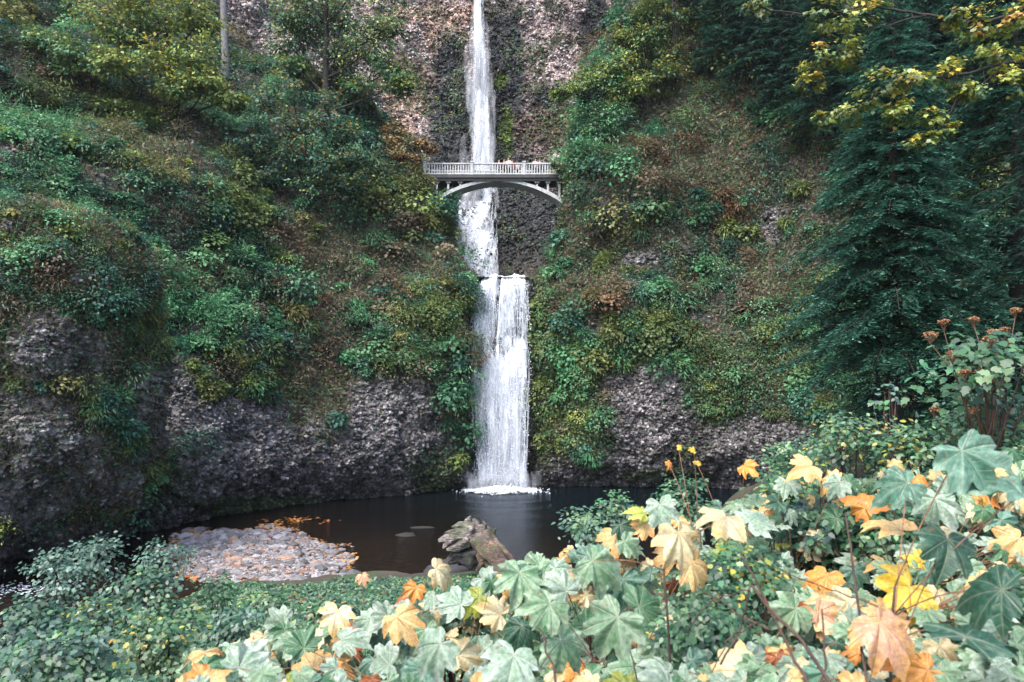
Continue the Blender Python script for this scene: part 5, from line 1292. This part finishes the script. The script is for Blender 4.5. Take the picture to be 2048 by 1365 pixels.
def bare_stems():
    o = empty('bare_shrub', (float(at(1600, 1300, 2.3)[0]), 2.3, float(bank_z(.95, 2.3))), 'bare dark crossing stems of a leafless shrub among the maple leaves, lower right', 'shrub')
    org = np.array(o.location)
    for pts, r in (([(1478,1105,2.5),(1545,1225,2.4),(1625,1390,2.2)], .006), ([(1503,1172,2.3),(1580,1260,2.2),(1690,1400,2.0)], .007), ([(1395,1175,2.6),(1470,1225,2.5),(1545,1262,2.4)], .004), ([(1500,1170,2.3),(1485,1250,2.35),(1440,1330,2.3)], .004),
                   ([(1370,1265,2.5),(1420,1200,2.5),(1500,1180,2.4)], .003), ([(1690,1025,2.6),(1705,1130,2.5),(1735,1400,2.2)], .005), ([(1640,1215,2.4),(1650,1300,2.3),(1645,1400,2.2)], .0045), ([(1080,1255,2.8),(1100,1320,2.7),(1125,1400,2.6)], .006),
                   ([(1560,1140,2.6),(1660,1180,2.4),(1760,1215,2.3)], .003), ([(1425,1345,2.2),(1460,1270,2.2),(1520,1245,2.3)], .003)):
        q = np.array([at(*p) for p in pts]); tt = np.linspace(0, 2, 11); q = np.stack([np.interp(tt, np.arange(3), q[:, i]) for i in range(3)], 1); q[1:-1] = (q[:-2]+2*q[1:-1]+q[2:])/4
        b = MB(); tube(b, q-org+R.normal(0, .004, q.shape), np.linspace(r*.6, r, 11), n=6); b.build('stem', M_TWIG, o)
bare_stems()

# ================================================================== DRIFTWOOD AND ROCKS
def wood_mat():
    m, nt, out = newmat('driftwood')
    tc = nd(nt, 'ShaderNodeTexCoord').outputs['Object']
    a = nd(nt, 'ShaderNodeAttribute', attribute_name='Col').outputs['Color']
    rot = nd(nt, 'ShaderNodeMapping'); rot.inputs['Rotation'].default_value = (0, .5, .7); rot.inputs['Scale'].default_value = (2, 9, 9); nt.links.new(tc, rot.inputs[0])
    n1 = noise(nt, rot.outputs[0], 2.2, 6, .65)
    c = mixc(nt, 1., a, ramp(nt, n1, [(.34, .18), (.5, .9), (.66, 2.3)]), 'MULTIPLY'); n5 = noise(nt, tc, 2.1, 4)
    c = mixc(nt, ramp(nt, n5, [(.52, 0.), (.62, .7)]), c, (.045, .060, .022))
    p = nd(nt, 'ShaderNodeBsdfPrincipled'); p.inputs['Roughness'].default_value = .85; nt.links.new(c, p.inputs['Base Color'])
    b = nd(nt, 'ShaderNodeBump'); b.inputs['Strength'].default_value = .8; b.inputs['Distance'].default_value = .06
    nt.links.new(n1, b.inputs['Height']); nt.links.new(b.outputs[0], p.inputs['Normal']); nt.links.new(p.outputs[0], out.inputs[0]); return m
M_WOOD = wood_mat()
def lump_tube(b, pts, rad, c0, c1, n=18, seed=0, amp=.16, head=None):
    P = np.asarray(pts, float); m = 46; t = np.linspace(0, 1, len(P)); tt = np.linspace(0, 1, m)
    Q = np.stack([np.interp(tt, t, P[:, i]) for i in range(3)], 1); Q[1:-1] = (Q[:-2]+Q[1:-1]*2+Q[2:])/4; r = np.interp(tt, t, rad)*.86
    T = nrm(np.gradient(Q, axis=0)); A = nrm(np.cross(T, [0, 0, 1.])); B = np.cross(T, A); a = np.arange(n)/n*2*np.pi
    D = np.cos(a)[None, :, None]*A[:, None]+np.sin(a)[None, :, None]*B[:, None]
    V = Q[:, None]+D*r[:, None, None]; k = 1+amp*fbm(V*2.4+seed*9.1, 4, seed)+.16*fbm(V*8+seed*3.3, 3, seed+8)+.10*np.sin(a*5+seed)[None]-.16*np.abs(fbm(np.stack([np.broadcast_to(np.cos(a)*3, r.shape+(n,)), np.broadcast_to(np.sin(a)*3, r.shape+(n,)), np.broadcast_to(tt[:, None]*2, r.shape+(n,))], -1)+seed, 3, seed+2))
    V = Q[:, None]+D*(r[:, None]*k)[..., None]
    i = np.arange(m-1)[:, None]*n; j = np.arange(n)[None]; j2 = (j+1) % n
    fl = [list(f) for f in np.stack([i+j, i+j2, i+n+j2, i+n+j], -1).reshape(-1, 4)]+[list(range(n))[::-1], list(range((m-1)*n, m*n))]
    g = ss(-.3, .4, fbm(V*1.3, 3, seed+4))[..., None]; c_ = np.array(c0)*(1-g)+np.array(c1)*g
    if head is not None: hh = ss(.62, .22, tt[:, None]+.25*fbm(V*1.8, 3, 44))[..., None]; c_ = c_*(1-hh)+(np.array(head[0])*(1-g)+np.array(head[1])*g)*hh
    b.add(V.reshape(-1, 3), fl, c_.reshape(-1, 3))
def driftwood():
    Y = 25.5
    o = empty('driftwood_log', at(960, 1130, Y), 'weathered brown driftwood log with a broken root end lying at the pool edge', 'log')
    def q(u, v, dy=0): return at(u, v, Y+dy)-np.array(o.location)
    br, gr, dk = ((.055,.038,.028), (.14,.092,.062)), ((.085,.072,.064), (.20,.172,.155)), ((.02,.02,.021), (.07,.066,.064))
    b = MB(); lump_tube(b, [q(940,1044,.6), q(951,1066,.4), q(975,1098,-.4), q(1005,1138,-1.4), q(1045,1195,-2.6)], [.30, .52, .56, .52, .50], *br, n=48, seed=3, amp=.34, head=gr); b.build('trunk', M_WOOD, o)
    for pts, rad, cc, sd in (([(962,1078,.1), (935,1072,.0), (912,1074,-.2), (896,1078,-.3), (877,1083,-.4)], [.60, .48, .34, .25, .09], gr, 5), ([(945,1060,.3), (936,1046,.3), (941,1033,.2)], [.34, .2, .04], gr, 7),
        ([(965,1104,.0), (938,1112,-.1), (914,1112,-.2), (896,1124,-.2)], [.55, .48, .34, .12], dk, 9), ([(960,1062,.2), (970,1050,.1), (965,1040,.1)], [.22, .12, .03], gr, 12), ([(975,1080,.1), (987,1068,.1), (991,1057,.0)], [.22, .10, .03], gr, 14),
        ([(935,1082,-.2), (912,1096,-.4), (893,1100,-.5)], [.30, .20, .05], gr, 15), ([(940,1062,.0), (918,1052,-.1), (903,1054,-.2)], [.34, .20, .05], gr, 16), ([(985,1110,-.6), (965,1125,-.8), (952,1144,-1.)], [.24, .13, .05], br, 17),
        ([(905,1076,-.3), (893,1088,-.4), (886,1098,-.5)], [.24, .14, .04], gr, 18), ([(925,1066,-.1), (908,1064,-.3), (890,1066,-.4)], [.25, .16, .04], gr, 19)):
        b = MB(); lump_tube(b, [q(*p) for p in pts], rad, *cc, n=24, seed=sd, amp=.5); b.build('root', M_WOOD, o)
driftwood()
def boulder(label, c, s, col, flat=.5):
    b = MB(); bm = bmesh.new(); bmesh.ops.create_icosphere(bm, subdivisions=4, radius=1); V = np.array([v.co[:] for v in bm.verts]); bm.verts.ensure_lookup_table()
    fl = np.array([[v.index for v in f.verts] for f in bm.faces]); bm.free()
    V = V*(1+.35*fbm(V*1.4+c[0], 4, 3)[:, None])*np.array(s); b.add(V, fl, col); o = b.build('boulder', M_STONE); o.location = Vector(c); return tag(o, label, 'rock', 'rocks in the pool')
boulder('low brown rock awash in the pool left of the log', at(812, 1075, 34.5)*np.array([1, 1, 0])+np.array([0, 0, -.12]), (.55, .35, .26), (.014,.011,.009))
boulder('thin dark rock just breaking the surface behind the brown one', at(840, 1057, 36.5)*np.array([1, 1, 0])+np.array([0, 0, -.10]), (.8, .22, .16), (.016,.013,.010))
boulder('dark wet rock under the root end of the log', at(895, 1118, 27.5)*np.array([1, 1, 0])+np.array([0, 0, -.05]), (.9, .6, .45), (.03,.03,.034))
def riffle():
    b = MB(); n = 420; x = R.uniform(-19.8, -16.2, n); y = 24.6+R.normal(0, .5, n)+.18*(x+18); 
    stones(b, np.stack([x, y, .05+0*x], 1), R.uniform(.015, .06, n), np.full((n, 3), .8), .3)
    tag(b.build('riffle_foam', M_FOAM), kind='structure')
riffle()

# ================================================================== A FAINT HAZE, ADDED TO LIFT THE SHADOWS
def haze():
    m, nt, out = newmat('thin_haze'); v = nd(nt, 'ShaderNodeVolumePrincipled'); v.inputs['Density'].default_value = .00014
    v.inputs['Color'].default_value = (.88, .90, .95, 1); v.inputs['Anisotropy'].default_value = .2; nt.links.new(v.outputs[0], out.inputs['Volume'])
    b = MB(); box(b, (0, 45, 40.5), (190, 125, 87)); tag(b.build('haze', m, smooth=False), kind='stuff')
haze()

# ================================================================== LIGHT, SKY, CAMERA
W = bpy.data.worlds.new('World'); SC.world = W; W.use_nodes = True
nt = W.node_tree; sky = nt.nodes.new('ShaderNodeTexSky'); sky.sky_type = 'NISHITA'; sky.sun_disc = False
EL, AZ = math.radians(56), math.radians(215)     # sun behind the camera, to the left
sky.sun_elevation = EL; sky.sun_rotation = AZ; sky.air_density = 1.; sky.dust_density = 3.
bg = nt.nodes['Background']; bg.inputs[1].default_value = .15; nt.links.new(sky.outputs[0], bg.inputs[0])
sl = bpy.data.lights.new('sun', 'SUN'); sl.energy = 1.15; sl.angle = math.radians(25); sl.color = (1, .96, .90)
so = bpy.data.objects.new('sun', sl); COL.objects.link(so)
d = Vector((math.sin(AZ)*math.cos(EL), math.cos(AZ)*math.cos(EL), math.sin(EL)))
so.rotation_euler = d.to_track_quat('Z', 'Y').to_euler(); so.location = (0, 0, 60)
cd = bpy.data.cameras.new('camera'); cd.lens = 24; cd.sensor_width = 36; cd.clip_start = .05; cd.clip_end = 2000
cd.shift_y = (HV-682.5)/2048
co = bpy.data.objects.new('camera', cd); COL.objects.link(co); co.location = (0, 0, CZ); co.rotation_euler = (math.radians(90), 0, 0)
cd.dof.use_dof = True; cd.dof.focus_distance = 30; cd.dof.aperture_fstop = 3.6
SC.camera = co
SC.view_settings.view_transform = 'Standard'; SC.view_settings.look = 'None'; SC.view_settings.exposure = 1.95; SC.view_settings.gamma = 1
SC.cycles.max_bounces = 8; SC.cycles.transparent_max_bounces = 24; SC.cycles.use_denoising = True
